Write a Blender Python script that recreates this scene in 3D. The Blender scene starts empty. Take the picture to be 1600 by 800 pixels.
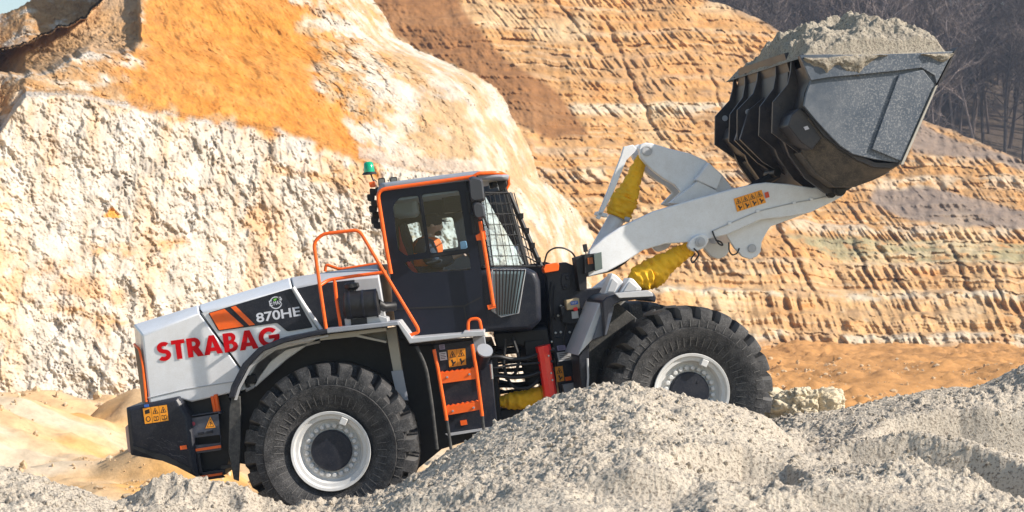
import bpy, bmesh, math, random
import numpy as np
from mathutils import Vector, Matrix
R = math.radians
random.seed(7)
S = bpy.context.scene
COL = S.collection
# ------------------------------------------------------------------ camera, sky, sun
FPX = 2960.0; CY = -20.0; CZ = 3.0
cam = bpy.data.cameras.new('camera'); camo = bpy.data.objects.new('camera', cam); COL.objects.link(camo)
camo.location = (0, CY, CZ); camo.rotation_euler = (R(90), 0, 0)
cam.sensor_width = 36; cam.lens = 36 * FPX / 1600; cam.clip_start = .1; cam.clip_end = 3000
cam.dof.use_dof = True; cam.dof.focus_distance = 19.6; cam.dof.aperture_fstop = 5.0
S.camera = camo
SUN_EL, SUN_AZ = 35, 14          # azimuth measured from +X towards the camera side (-Y)
sd = Vector((math.cos(R(SUN_EL)) * math.cos(R(SUN_AZ)), -math.cos(R(SUN_EL)) * math.sin(R(SUN_AZ)), math.sin(R(SUN_EL))))
w = bpy.data.worlds.new('World'); S.world = w; w.use_nodes = True
nt = w.node_tree; sky = nt.nodes.new('ShaderNodeTexSky'); sky.sky_type = 'NISHITA'; sky.sun_disc = False
sky.sun_elevation = R(SUN_EL); sky.sun_rotation = math.atan2(sd.x, sd.y); sky.air_density = 1.3; sky.dust_density = .6
bg = nt.nodes['Background']; bg.inputs[1].default_value = .105
nt.links.new(sky.outputs[0], bg.inputs[0])
sl = bpy.data.lights.new('sun', 'SUN'); sl.energy = 5.0; sl.angle = R(.5); sl.color = (1, .915, .81)
so = bpy.data.objects.new('sun', sl); COL.objects.link(so); so.rotation_euler = sd.to_track_quat('Z', 'Y').to_euler()
S.view_settings.view_transform = 'Standard'; S.view_settings.look = 'None'
S.view_settings.exposure = .58; S.view_settings.gamma = 1
S.cycles.max_bounces = 8; S.cycles.volume_bounces = 0

# ------------------------------------------------------------------ noise
_rs = np.random.RandomState(3)
PERM = np.concatenate([_rs.permutation(256)] * 3)
GR = _rs.normal(size=(256, 3)); GR /= np.linalg.norm(GR, axis=1)[:, None]
def noise3(x, y, z):
    x = np.asarray(x, float); y = np.asarray(y, float) + 0 * x; z = np.asarray(z, float) + 0 * x
    xi = np.floor(x).astype(int); yi = np.floor(y).astype(int); zi = np.floor(z).astype(int)
    xf, yf, zf = x - xi, y - yi, z - zi
    u, v, t = [a * a * a * (a * (a * 6 - 15) + 10) for a in (xf, yf, zf)]
    xi &= 255; yi &= 255; zi &= 255
    def g(i, j, k):
        h = PERM[PERM[PERM[xi + i] + yi + j] + zi + k]; G = GR[h]
        return G[..., 0] * (xf - i) + G[..., 1] * (yf - j) + G[..., 2] * (zf - k)
    l = lambda a, b, s: a + (b - a) * s
    return l(l(l(g(0,0,0), g(1,0,0), u), l(g(0,1,0), g(1,1,0), u), v), l(l(g(0,0,1), g(1,0,1), u), l(g(0,1,1), g(1,1,1), u), v), t) * 1.5
def fbm(x, y, z, octv=4, gain=.5, lac=2.03, ridge=False):
    o = 0; a = 1; f = 1
    for i in range(octv):
        n = noise3(x * f + 17.3 * i, y * f + 5.1 * i, z * f + 9.7 * i)
        if ridge: n = 1 - 2 * np.abs(n)
        o = o + a * n; a *= gain; f *= lac
    return o
def sstep(a, b, x):
    t = np.clip((x - a) / (b - a), 0, 1); return t * t * (3 - 2 * t)

# ------------------------------------------------------------------ materials
def SX(N, L, pos, sx, r3, ad):
    if not sx: L.new(r3.outputs[0], ad.inputs[1]); return
    sp = N.new('ShaderNodeSeparateXYZ'); L.new(pos, sp.inputs[0]); m = N.new('ShaderNodeMapRange'); m.inputs[1].default_value = sx[0]; m.inputs[2].default_value = sx[1]; L.new(sp.outputs[0], m.inputs[0])
    mu = N.new('ShaderNodeMath'); mu.operation = 'MULTIPLY'; L.new(m.outputs[0], mu.inputs[0]); L.new(r3.outputs[0], mu.inputs[1]); L.new(mu.outputs[0], ad.inputs[1])
def mat(name, col, rough=.5, metal=0, dust=0, dcol=(.42, .37, .30), dscale=3., bump=0, bscale=60, var=.08, spec=.5, speck=0, coat=0, sx=None):
    m = bpy.data.materials.new(name); m.use_nodes = True; nt = m.node_tree; N = nt.nodes; L = nt.links
    p = N['Principled BSDF']; p.inputs['Roughness'].default_value = rough; p.inputs['Metallic'].default_value = metal
    p.inputs['Specular IOR Level'].default_value = spec; p.inputs['Coat Weight'].default_value = coat; p.inputs['Coat Roughness'].default_value = .08
    geo = N.new('ShaderNodeNewGeometry'); pos = geo.outputs['Position']
    n1 = N.new('ShaderNodeTexNoise'); n1.inputs['Scale'].default_value = dscale; n1.inputs['Detail'].default_value = 6; n1.inputs['Roughness'].default_value = .65; L.new(pos, n1.inputs[0])
    mr = N.new('ShaderNodeMapRange'); mr.inputs[1].default_value = .3; mr.inputs[2].default_value = .7; mr.inputs[3].default_value = 1 - var; mr.inputs[4].default_value = 1 + var; L.new(n1.outputs[0], mr.inputs[0])
    mul = N.new('ShaderNodeMix'); mul.data_type = 'RGBA'; mul.blend_type = 'MULTIPLY'; mul.inputs[0].default_value = 1
    mul.inputs[6].default_value = (*col, 1); L.new(mr.outputs[0], mul.inputs[7]); c = mul.outputs[2]
    if dust or speck:
        n2 = N.new('ShaderNodeTexNoise'); n2.inputs['Scale'].default_value = dscale * 2.3; n2.inputs['Detail'].default_value = 9; n2.inputs['Roughness'].default_value = .75; L.new(pos, n2.inputs[0])
        r2 = N.new('ShaderNodeMapRange'); r2.inputs[1].default_value = .42; r2.inputs[2].default_value = .72; r2.inputs[3].default_value = 0; r2.inputs[4].default_value = dust; L.new(n2.outputs[0], r2.inputs[0])
        f = r2.outputs[0]
        if speck:
            n3 = N.new('ShaderNodeTexNoise'); n3.inputs['Scale'].default_value = 75 if not sx else 52; n3.inputs['Detail'].default_value = 3; L.new(pos, n3.inputs[0])
            r3 = N.new('ShaderNodeMapRange'); r3.inputs[1].default_value = .5; r3.inputs[2].default_value = .66; r3.inputs[4].default_value = speck; L.new(n3.outputs[0], r3.inputs[0])
            ad = N.new('ShaderNodeMath'); ad.operation = 'ADD'; ad.use_clamp = True; L.new(f, ad.inputs[0]); sp_o = r3.outputs[0]; SX(N, L, pos, sx, r3, ad); f = ad.outputs[0]
                
        mx = N.new('ShaderNodeMix'); mx.data_type = 'RGBA'; L.new(f, mx.inputs[0]); L.new(c, mx.inputs[6]); mx.inputs[7].default_value = (*dcol, 1); c = mx.outputs[2]
        rr = N.new('ShaderNodeMapRange'); rr.inputs[3].default_value = rough; rr.inputs[4].default_value = .95; L.new(f, rr.inputs[0]); L.new(rr.outputs[0], p.inputs['Roughness'])
    L.new(c, p.inputs['Base Color'])
    if bump:
        nb = N.new('ShaderNodeTexNoise'); nb.inputs['Scale'].default_value = bscale; nb.inputs['Detail'].default_value = 4; L.new(pos, nb.inputs[0])
        b = N.new('ShaderNodeBump'); b.inputs['Strength'].default_value = bump; b.inputs['Distance'].default_value = .01; L.new(nb.outputs[0], b.inputs['Height']); L.new(b.outputs[0], p.inputs['Normal'])
    return m
M = {}
M['white'] = mat('white_paint', (.76, .77, .79), .28, dust=.24, dscale=2.5, dcol=(.48,.43,.36), var=.03, coat=.5, speck=.10)
M['boomwhite'] = mat('boom_paint', (.74, .76, .78), .38, dust=.22, dscale=3.5, speck=.10, var=.04, coat=.2)
M['grey'] = mat('grey_paint', (.26, .28, .32), .4, dust=.2, dscale=4)
M['lgrey'] = mat('light_grey_paint', (.45, .46, .48), .4, dust=.2, dscale=4)
M['beige'] = mat('dusty_beige_steel', (.36, .33, .27), .6, dust=.3, dscale=4)
M['dark'] = mat('anthracite_paint', (.013, .016, .026), .36, dust=.10, dscale=3, dcol=(.2, .18, .16), spec=.28, speck=.07)
M['door'] = mat('cab_door_paint', (.010, .013, .024), .3, dust=.015, dscale=3, dcol=(.2, .19, .18), spec=.28)
M['black'] = mat('black_steel', (.008, .008, .009), .55, dust=.06, dscale=5, dcol=(.15, .14, .12))
M['rubberhose'] = mat('rubber_hose', (.012, .012, .013), .5)
M['tyre'] = mat('tyre_rubber', (.019, .019, .020), .62, dust=.24, dscale=3.6, dcol=(.29, .28, .275), bump=.5, bscale=90, speck=.16, spec=.3)
M['dustyrib_litwall'] = mat('dusty_rib_sunlit_edge', (.12, .115, .11), .8)  # dust on the ribs, painted sunlight on the notch walls
M['flap'] = mat('mudflap_rubber', (.03, .03, .03), .7, dust=.35, dscale=6, dcol=(.25, .24, .21))
M['rim'] = mat('rim_paint', (.62, .62, .61), .45, dust=.3, dscale=5)
M['orange'] = mat('orange_paint', (.95, .13, .004), .38, dust=.06, dscale=7)
M['sticker'] = mat('orange_sticker', (.90, .33, .008), .45, dust=.08, dscale=9)
M['ink'] = mat('sticker_ink', (.02, .015, .01), .5)
M['letter_red'] = mat('red_lettering', (.60, .001, .006), .5, spec=.15)
M['silver'] = mat('silver_lettering', (.6, .62, .68), .35)
M['leafgreen'] = mat('green_leaf_print', (.15, .55, .05), .4)
M['paperwhite'] = mat('pale_sticker', (.62, .6, .64), .5)
M['purple'] = mat('violet_sticker', (.3, .27, .42), .5)
M['blue'] = mat('blue_print', (.03, .12, .45), .4)
M['red'] = mat('red_paint', (.95, .012, .008), .3, dust=.05, coat=.3)
M['yellow'] = mat('yellow_canvas', (.92, .50, .006), .7, dust=.22, dscale=7, dcol=(.35,.22,.06), bump=.5, bscale=40)
M['steel'] = mat('bright_steel', (.5, .5, .5), .35, metal=.8, dust=.15)
M['bucket'] = mat('bucket_black', (.028, .027, .033), .42, dust=.28, dscale=1.8, dcol=(.20, .16, .12))
M['bucketside'] = mat('bucket_side_steel', (.07, .09, .12), .42, dust=.34, dscale=1.4, dcol=(.30, .31, .32), speck=.6, sx=(3.30, 3.85), bump=.12, bscale=60)
M['heel'] = mat('worn_bucket_heel', (.05, .045, .04), .6, dust=.6, dscale=3, dcol=(.24, .19, .14), speck=.25)
M['seat'] = mat('seat_fabric', (.03, .03, .035), .8)
M['seatred'] = mat('seat_red', (.5, .03, .03), .7)
M['headliner'] = mat('headliner', (.42, .48, .56), .8)
M['skin'] = mat('skin', (.55, .31, .22), .5)
M['cloth'] = mat('dark_jacket', (.03, .04, .06), .85, bump=.3, bscale=30)
M['vest'] = mat('orange_vest', (.95, .16, .02), .7, bump=.3, bscale=25)
M['cap'] = mat('cap_cloth', (.02, .022, .03), .85)
M['beacon'] = mat('green_beacon', (.0, .35, .17), .15, coat=.6)
M['tyremark'] = mat('chrome_mirror', (.6, .6, .62), .05, metal=1)
M['cardboard'] = mat('cream_reservoir', (.5, .38, .22), .5)
def glass(name, tint, refl=1.0):
    m = bpy.data.materials.new(name); m.use_nodes = True; N = m.node_tree.nodes; L = m.node_tree.links; N.clear()
    o = N.new('ShaderNodeOutputMaterial'); mx = N.new('ShaderNodeMixShader'); t = N.new('ShaderNodeBsdfTransparent'); g = N.new('ShaderNodeBsdfGlossy')
    t.inputs[0].default_value = (*tint, 1); g.inputs['Roughness'].default_value = .02; g.inputs[0].default_value = (refl, refl, refl, 1)
    f = N.new('ShaderNodeFresnel'); f.inputs[0].default_value = 1.5
    L.new(f.outputs[0], mx.inputs[0]); L.new(t.outputs[0], mx.inputs[1]); L.new(g.outputs[0], mx.inputs[2]); L.new(mx.outputs[0], o.inputs[0])
    return m
M['glass'] = glass('cab_glass', (.78, .92, 1.0)); M['lens'] = glass('lamp_lens', (.8, .85, .9))

# ------------------------------------------------------------------ frames & mesh builder
class Fr:
    """a vertical machine frame: s runs forward, w sideways away from the photographer, z up"""
    def __init__(s, ox, oy, th):
        s.ox, s.oy, s.c, s.s = ox, oy, math.cos(R(th)), math.sin(R(th))
    def sz(s, u, v, w):
        k = (u - 800) / FPX
        a = (k * (-CY + s.oy + w * s.c) - s.ox + w * s.s) / (s.c - k * s.s)
        y = s.oy + a * s.s + w * s.c
        return a, CZ + (400 - v) * (y - CY) / FPX
    def W(s, a, w, z): return (s.ox + a * s.c - w * s.s, s.oy + a * s.s + w * s.c, z)
    def P(s, u, v, w, wref=None):
        a, z = s.sz(u, v, w if wref is None else wref); return s.W(a, w, z)
RF = Fr(0, 0, 0); FF = Fr(-.25, 1.5, 10)
WLOC = {}
def tag(o, label=None, cat=None, group=None, kind=None):
    for k, v in (('label', label), ('category', cat), ('group', group), ('kind', kind)):
        if v: o[k] = v
    return o
def empty(name, loc):
    o = bpy.data.objects.new(name, None); COL.objects.link(o); o.location = loc; o.empty_display_size = .2; WLOC[o] = Vector(loc); return o
def link(name, verts, faces, mats, parent=None, midx=None, smooth=35, bevel=0, origin=None):
    V = np.array(verts, float)
    c = Vector(((V.min(0) + V.max(0)) / 2).tolist()) if origin is None else Vector(origin)
    me = bpy.data.meshes.new(name); me.from_pydata((V - np.array(c)).tolist(), [], faces)
    for m in (mats if isinstance(mats, (list, tuple)) else [mats]): me.materials.append(m)
    if midx: me.polygons.foreach_set('material_index', midx)
    bm = bmesh.new(); bm.from_mesh(me); bmesh.ops.recalc_face_normals(bm, faces=bm.faces); bm.to_mesh(me); bm.free()
    if smooth:
        me.polygons.foreach_set('use_smooth', [True] * len(me.polygons)); me.set_sharp_from_angle(angle=R(smooth))
    me.update(); o = bpy.data.objects.new(name, me); COL.objects.link(o); WLOC[o] = c
    if parent: o.parent = parent; o.location = c - WLOC[parent]
    else: o.location = c
    if bevel:
        b = o.modifiers.new('bevel', 'BEVEL'); b.width = bevel; b.segments = 2; b.limit_method = 'ANGLE'; b.angle_limit = R(30); b.harden_normals = False
    return o
class MB:
    def __init__(s, fr=RF): s.f = fr; s.v = []; s.F = []; s.mi = []; s.m = 0
    def add(s, vs, fs):
        b = len(s.v); s.v += [tuple(x) for x in vs]; s.F += [tuple(i + b for i in f) for f in fs]; s.mi += [s.m] * len(fs); return s
    def loft(s, layers, cap=True):
        n = len(layers[0][1]); vs = []; fs = []
        for w, pts in layers: vs += [s.f.W(a, w, z) for a, z in pts]
        for k in range(len(layers) - 1):
            for i in range(n):
                j = (i + 1) % n; fs.append((k*n+i, k*n+j, (k+1)*n+j, (k+1)*n+i))
        if cap: fs.append(tuple(range(n))[::-1]); fs.append(tuple((len(layers)-1)*n + i for i in range(n)))
        return s.add(vs, fs)
    def sz(s, pts, w): return [s.f.sz(u, v, w) for u, v in pts]
    def prism(s, pts, w0, w1, wref=None):
        q = s.sz(pts, w0 if wref is None else wref); return s.loft([(w0, q), (w1, q)])
    def box(s, u0, v0, u1, v1, w0, w1, sl=-.16, wref=None):
        """a box with its length tipped by the machine's pitch (sl = rise per px)"""
        d = (u1 - u0) * sl; e = -(v1 - v0) * sl
        return s.prism([(u0, v0), (u1, v0 + d), (u1 + e, v1 + d), (u0 + e, v1)], w0, w1, wref)
    def P(s, p): return Vector(s.f.P(*p))
    def tubew(s, pts, r, n=10, closed=False):
        pts = [Vector(p) for p in pts]; m = len(pts); rs = r if isinstance(r, (list, tuple)) else [r] * m
        vs = []; fs = []; up = None
        for i, p in enumerate(pts):
            a = pts[(i-1) % m] if (closed or i) else p; b = pts[(i+1) % m] if (closed or i < m-1) else p
            t = (b - a).normalized()
            if up is None: up = t.orthogonal().normalized()
            up = (up - t * up.dot(t)).normalized(); q = t.cross(up)
            for k in range(n):
                an = 2 * math.pi * k / n; vs.append(p + (up * math.cos(an) + q * math.sin(an)) * rs[i])
        for i in range(m if closed else m - 1):
            for k in range(n):
                l = (k + 1) % n; j = (i + 1) % m; fs.append((i*n+k, i*n+l, j*n+l, j*n+k))
        if not closed: fs.append(tuple(range(n))[::-1]); fs.append(tuple((m-1)*n + k for k in range(n)))
        return s.add(vs, fs)
    def tube(s, pts, r, n=10, closed=False, rnd=0):
        P = [s.P(p) for p in pts]
        if rnd: P = fillet(P, rnd)
        if isinstance(r, (list, tuple)) and len(r) != len(P): r = r[0]
        return s.tubew(P, r, n, closed)
    def lathe(s, u, v, w, prof, n=48, cap=True):
        a0, z0 = s.f.sz(u, v, w); vs = []; fs = []; m = len(prof)
        for k in range(n):
            an = 2 * math.pi * k / n
            for dw, r in prof: vs.append(s.f.W(a0 + r * math.cos(an), w + dw, z0 + r * math.sin(an)))
        for k in range(n):
            l = (k + 1) % n
            for i in range(m - 1): fs.append((k*m+i, k*m+i+1, l*m+i+1, l*m+i))
        if cap:
            fs.append(tuple(k*m for k in range(n))); fs.append(tuple(k*m + m - 1 for k in range(n))[::-1])
        return s.add(vs, fs)
    def sphere(s, c, rx, ry=None, rz=None, n=14):
        ry = ry or rx; rz = rz or rx; vs = [(c[0], c[1], c[2] + rz)]; fs = []
        for i in range(1, n // 2):
            t = math.pi * i / (n // 2)
            for k in range(n):
                a = 2 * math.pi * k / n; vs.append((c[0] + rx*math.sin(t)*math.cos(a), c[1] + ry*math.sin(t)*math.sin(a), c[2] + rz*math.cos(t)))
        vs.append((c[0], c[1], c[2] - rz)); m = n // 2 - 1
        for k in range(n):
            l = (k+1) % n; fs.append((0, 1+k, 1+l)); fs.append((len(vs)-1, 1+(m-1)*n+l, 1+(m-1)*n+k))
            for i in range(m-1): fs.append((1+i*n+k, 1+(i+1)*n+k, 1+(i+1)*n+l, 1+i*n+l))
        return s.add(vs, fs)
    def build(s, name, mats, parent=None, bevel=0, smooth=35, label=None):
        o = link(name, s.v, s.F, mats, parent, s.mi, smooth, bevel)
        if label: o['label'] = label
        return o
def fillet(P, r, n=5):
    out = [P[0]]
    for i in range(1, len(P) - 1):
        a, b, c = P[i-1], P[i], P[i+1]; d1 = (a-b); d2 = (c-b); q = min(r, d1.length*.45, d2.length*.45)
        p0 = b + d1.normalized()*q; p1 = b + d2.normalized()*q
        for k in range(n + 1):
            t = k / n; out.append(p0*(1-t)**2 + b*2*t*(1-t) + p1*t*t)
    return out + [P[-1]]
def curve_mesh(splines, holes_ok=True, extrude=0):
    cu = bpy.data.curves.new('c', 'CURVE'); cu.dimensions = '2D'; cu.fill_mode = 'BOTH'; cu.extrude = extrude
    for pts in splines:
        sp = cu.splines.new('POLY'); sp.points.add(len(pts) - 1)
        for p, q in zip(sp.points, pts): p.co = (q[0], q[1], 0, 1)
        sp.use_cyclic_u = True
    o = bpy.data.objects.new('c', cu); COL.objects.link(o); dg = bpy.context.evaluated_depsgraph_get(); dg.update()
    me = bpy.data.meshes.new_from_object(o.evaluated_get(dg)); v = [tuple(x.co) for x in me.vertices]; f = [tuple(p.vertices) for p in me.polygons]
    bpy.data.objects.remove(o); bpy.data.curves.remove(cu); bpy.data.meshes.remove(me); return v, f
def plate_holes(b, outer, holes, w0, w1):
    """a plate with window openings, traced in px at depth w0"""
    sp = [b.sz(outer, w0)] + [b.sz(h, w0) for h in holes]
    v, f = curve_mesh(sp, extrude=abs(w1 - w0) / 2); mid = (w0 + w1) / 2
    b.add([b.f.W(x, mid + z, y) for x, y, z in v], f)
def rounded(pts, r, n=4):
    P = [Vector((a, b, 0)) for a, b in pts]; m = len(P); out = []
    for i in range(m):
        a, b, c = P[i-1], P[i], P[(i+1) % m]; q = min(r, (a-b).length*.45, (c-b).length*.45)
        p0 = b + (a-b).normalized()*q; p1 = b + (c-b).normalized()*q
        for k in range(n+1):
            t = k/n; x = p0*(1-t)**2 + b*2*t*(1-t) + p1*t*t; out.append((x.x, x.y))
    return out
def text(b, s, u0, v0, u1, v1, hpx, w, bold=0, ext=.002, shear=0):
    """lettering from baseline start (u0,v0) to end (u1,v1), cap height hpx, on the plane at depth w facing the viewer"""
    cu = bpy.data.curves.new('t', 'FONT'); cu.body = s; cu.size = 1; cu.offset = bold; cu.extrude = 0; cu.resolution_u = 6
    o = bpy.data.objects.new('t', cu); COL.objects.link(o); dg = bpy.context.evaluated_depsgraph_get(); dg.update()
    me = bpy.data.meshes.new_from_object(o.evaluated_get(dg)); V = np.array([x.co for x in me.vertices]); F = [tuple(p.vertices) for p in me.polygons]
    bpy.data.objects.remove(o); bpy.data.curves.remove(cu); bpy.data.meshes.remove(me)
    x0, x1 = V[:, 0].min(), V[:, 0].max(); y0, y1 = V[:, 1].min(), V[:, 1].max()
    L = math.hypot(u1-u0, v1-v0); ex = ((u1-u0)/L, (v1-v0)/L); ey = (ex[1], -ex[0])
    if ey[1] > 0: ey = (-ey[0], -ey[1])
    vs = []
    for x, y, z in V:
        a = (x - x0) / (x1 - x0) * L; c = (y - y0) / (y1 - y0) * hpx
        vs.append(b.f.P(u0 + ex[0]*a + ey[0]*c + shear*c, v0 + ex[1]*a + ey[1]*c, w))
    b.add(vs, F)
def stroke(path, t):
    P = np.array(path, float); d = np.gradient(P, axis=0); d /= np.linalg.norm(d, axis=1)[:, None]; n = np.stack([-d[:, 1], d[:, 0]], 1)*t/2
    return [tuple(p) for p in P + n] + [tuple(p) for p in (P - n)[::-1]]
def arcp(cx, cy, rx, ry, a0, a1, n=14): return [(cx + rx*math.cos(R(a0 + (a1-a0)*k/n)), cy + ry*math.sin(R(a0 + (a1-a0)*k/n))) for k in range(n+1)]
BLOCK = {
 'S': (.62, [stroke(arcp(.33,.70,.20,.19,38,270,16)[:-1] + arcp(.30,.305,.215,.195,90,-142,16), .215)]),
 'T': (.60, [[(0,1),(.60,1),(.60,.79),(.42,.79),(.42,0),(.18,0),(.18,.79),(0,.79)]]),
 'R': (.68, [[(.02,0),(.02,1)] + arcp(.34,.70,.29,.30,90,-50,12) + [(.73,0),(.45,0),(.27,.36),(.26,.36),(.26,0)], [(.26,.80),(.26,.57)] + arcp(.33,.685,.09,.115,-90,90,8)]),
 'A': (.84, [[(0,0),(.30,1),(.54,1),(.84,0),(.59,0),(.545,.17),(.295,.17),(.25,0)], [(.35,.36),(.49,.36),(.42,.68)]]),
 'B': (.64, [[(.02,0),(.02,1)] + arcp(.33,.745,.25,.255,90,-55,10) + arcp(.35,.285,.29,.285,65,-90,12), [(.26,.82),(.26,.61)] + arcp(.31,.715,.08,.105,-90,90,8), [(.26,.42),(.26,.18)] + arcp(.33,.30,.10,.12,-90,90,8)]),
 'G': (.88, [stroke(arcp(.46,.5,.355,.395,42,352,30), .225), [(.44,.60),(.93,.60),(.93,.40),(.44,.40)]])}
def block_text(b, s, u0, v0, u1, v1, hpx, w, gap=.06):
    tot = sum(BLOCK[c][0] for c in s) + gap*(len(s)-1); L = math.hypot(u1-u0, v1-v0); ex = ((u1-u0)/L, (v1-v0)/L); ey = (ex[1], -ex[0]); x0 = 0; i = 0
    for c in s:
        wd, sp = BLOCK[c]; grp = [sp] if c != 'G' else [[sp[0]], [sp[1]]]
        for j, g in enumerate(grp):
            V, F = curve_mesh(g); vs = []
            for x, y, z in V:
                a = (x + x0)/tot*L; k = y*hpx; vs.append(b.f.P(u0 + ex[0]*a + ey[0]*k, v0 + ex[1]*a + ey[1]*k, w - .0012*j))
            b.add(vs, F)
        x0 += wd + gap
def sticker(fr, parent, name, corners, w, panels=1, kinds=('tri',), base='sticker', label=None):
    """warning decal: corners TL,TR,BR,BL in px"""
    b = MB(fr); TL, TR, BR, BL = corners
    def q(x, y): return ((1-x)*(1-y)*TL[0] + x*(1-y)*TR[0] + x*y*BR[0] + (1-x)*y*BL[0], (1-x)*(1-y)*TL[1] + x*(1-y)*TR[1] + x*y*BR[1] + (1-x)*y*BL[1])
    def poly(pts, ww, m): b.m = m; b.add([fr.P(*q(*p), ww) for p in pts], [tuple(range(len(pts)))])
    b.m = 0; b.prism([q(0, 0), q(1, 0), q(1, 1), q(0, 1)], w - .004, w - .001)
    for k in range(panels):
        x0 = k / panels; dx = 1 / panels; kd = kinds[k % len(kinds)]
        g = lambda x, y: (x0 + dx * x, y)
        if k: poly([(x0 - .006, .0), (x0 + .006, 0), (x0 + .006, 1), (x0 - .006, 1)], w - .005, 1)
        if 'T' in kd:      # warning triangle
            poly([g(.5, .06), g(.88, .46), g(.12, .46)], w - .005, 1); poly([g(.5, .14), g(.76, .42), g(.24, .42)], w - .006, 0)
            poly([g(.42, .26), g(.56, .22), g(.60, .40), g(.46, .40)], w - .007, 1)
        if 'B' in kd:      # open book
            poly([g(.2, .6), g(.48, .64), g(.48, .92), g(.2, .88)], w - .005, 1); poly([g(.52, .64), g(.8, .6), g(.8, .88), g(.52, .92)], w - .005, 1)
            poly([g(.25, .66), g(.44, .69), g(.44, .86), g(.25, .83)], w - .006, 0); poly([g(.56, .69), g(.75, .66), g(.75, .83), g(.56, .86)], w - .006, 0)
        if 'G' in kd:      # gear ring
            cc = [g(.5 + .3*math.cos(t*math.pi/8), .72 + .18*math.sin(t*math.pi/8)) for t in range(16)]; poly(cc, w - .005, 1)
            poly([g(.5 + .2*math.cos(t*math.pi/8), .72 + .12*math.sin(t*math.pi/8)) for t in range(16)], w - .006, 0)
            poly([g(.2, .15), g(.8, .1), g(.8, .36), g(.2, .4)], w - .005, 1)
        if 'P' in kd:      # figure and part
            poly([g(.25, .6), g(.45, .56), g(.55, .75), g(.8, .68), g(.8, .78), g(.55, .86), g(.5, .95), g(.35, .93), g(.4, .8)], w - .005, 1)
        if 'L' in kd:      # text lines
            for r_ in range(4): poly([g(.12, .15 + .2*r_), g(.88 - .15*(r_ % 2), .15 + .2*r_), g(.88 - .15*(r_ % 2), .22 + .2*r_), g(.12, .22 + .2*r_)], w - .005, 1)
    o = b.build(name, [M[base], M['ink']], parent, smooth=0)
    if label: o['label'] = label
    return o
# ================================================================== WHEEL LOADER
LD = empty('wheel_loader', RF.P(800, 760, 1.5))
tag(LD, 'white wheel loader with orange rails and raised black bucket, climbing the sand heap', 'wheel loader')
def ring(u, v, r, n=20, a0=0): return [(u + r*math.cos(a0 + 2*math.pi*k/n), v + r*math.sin(a0 + 2*math.pi*k/n)) for k in range(n)]

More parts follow.
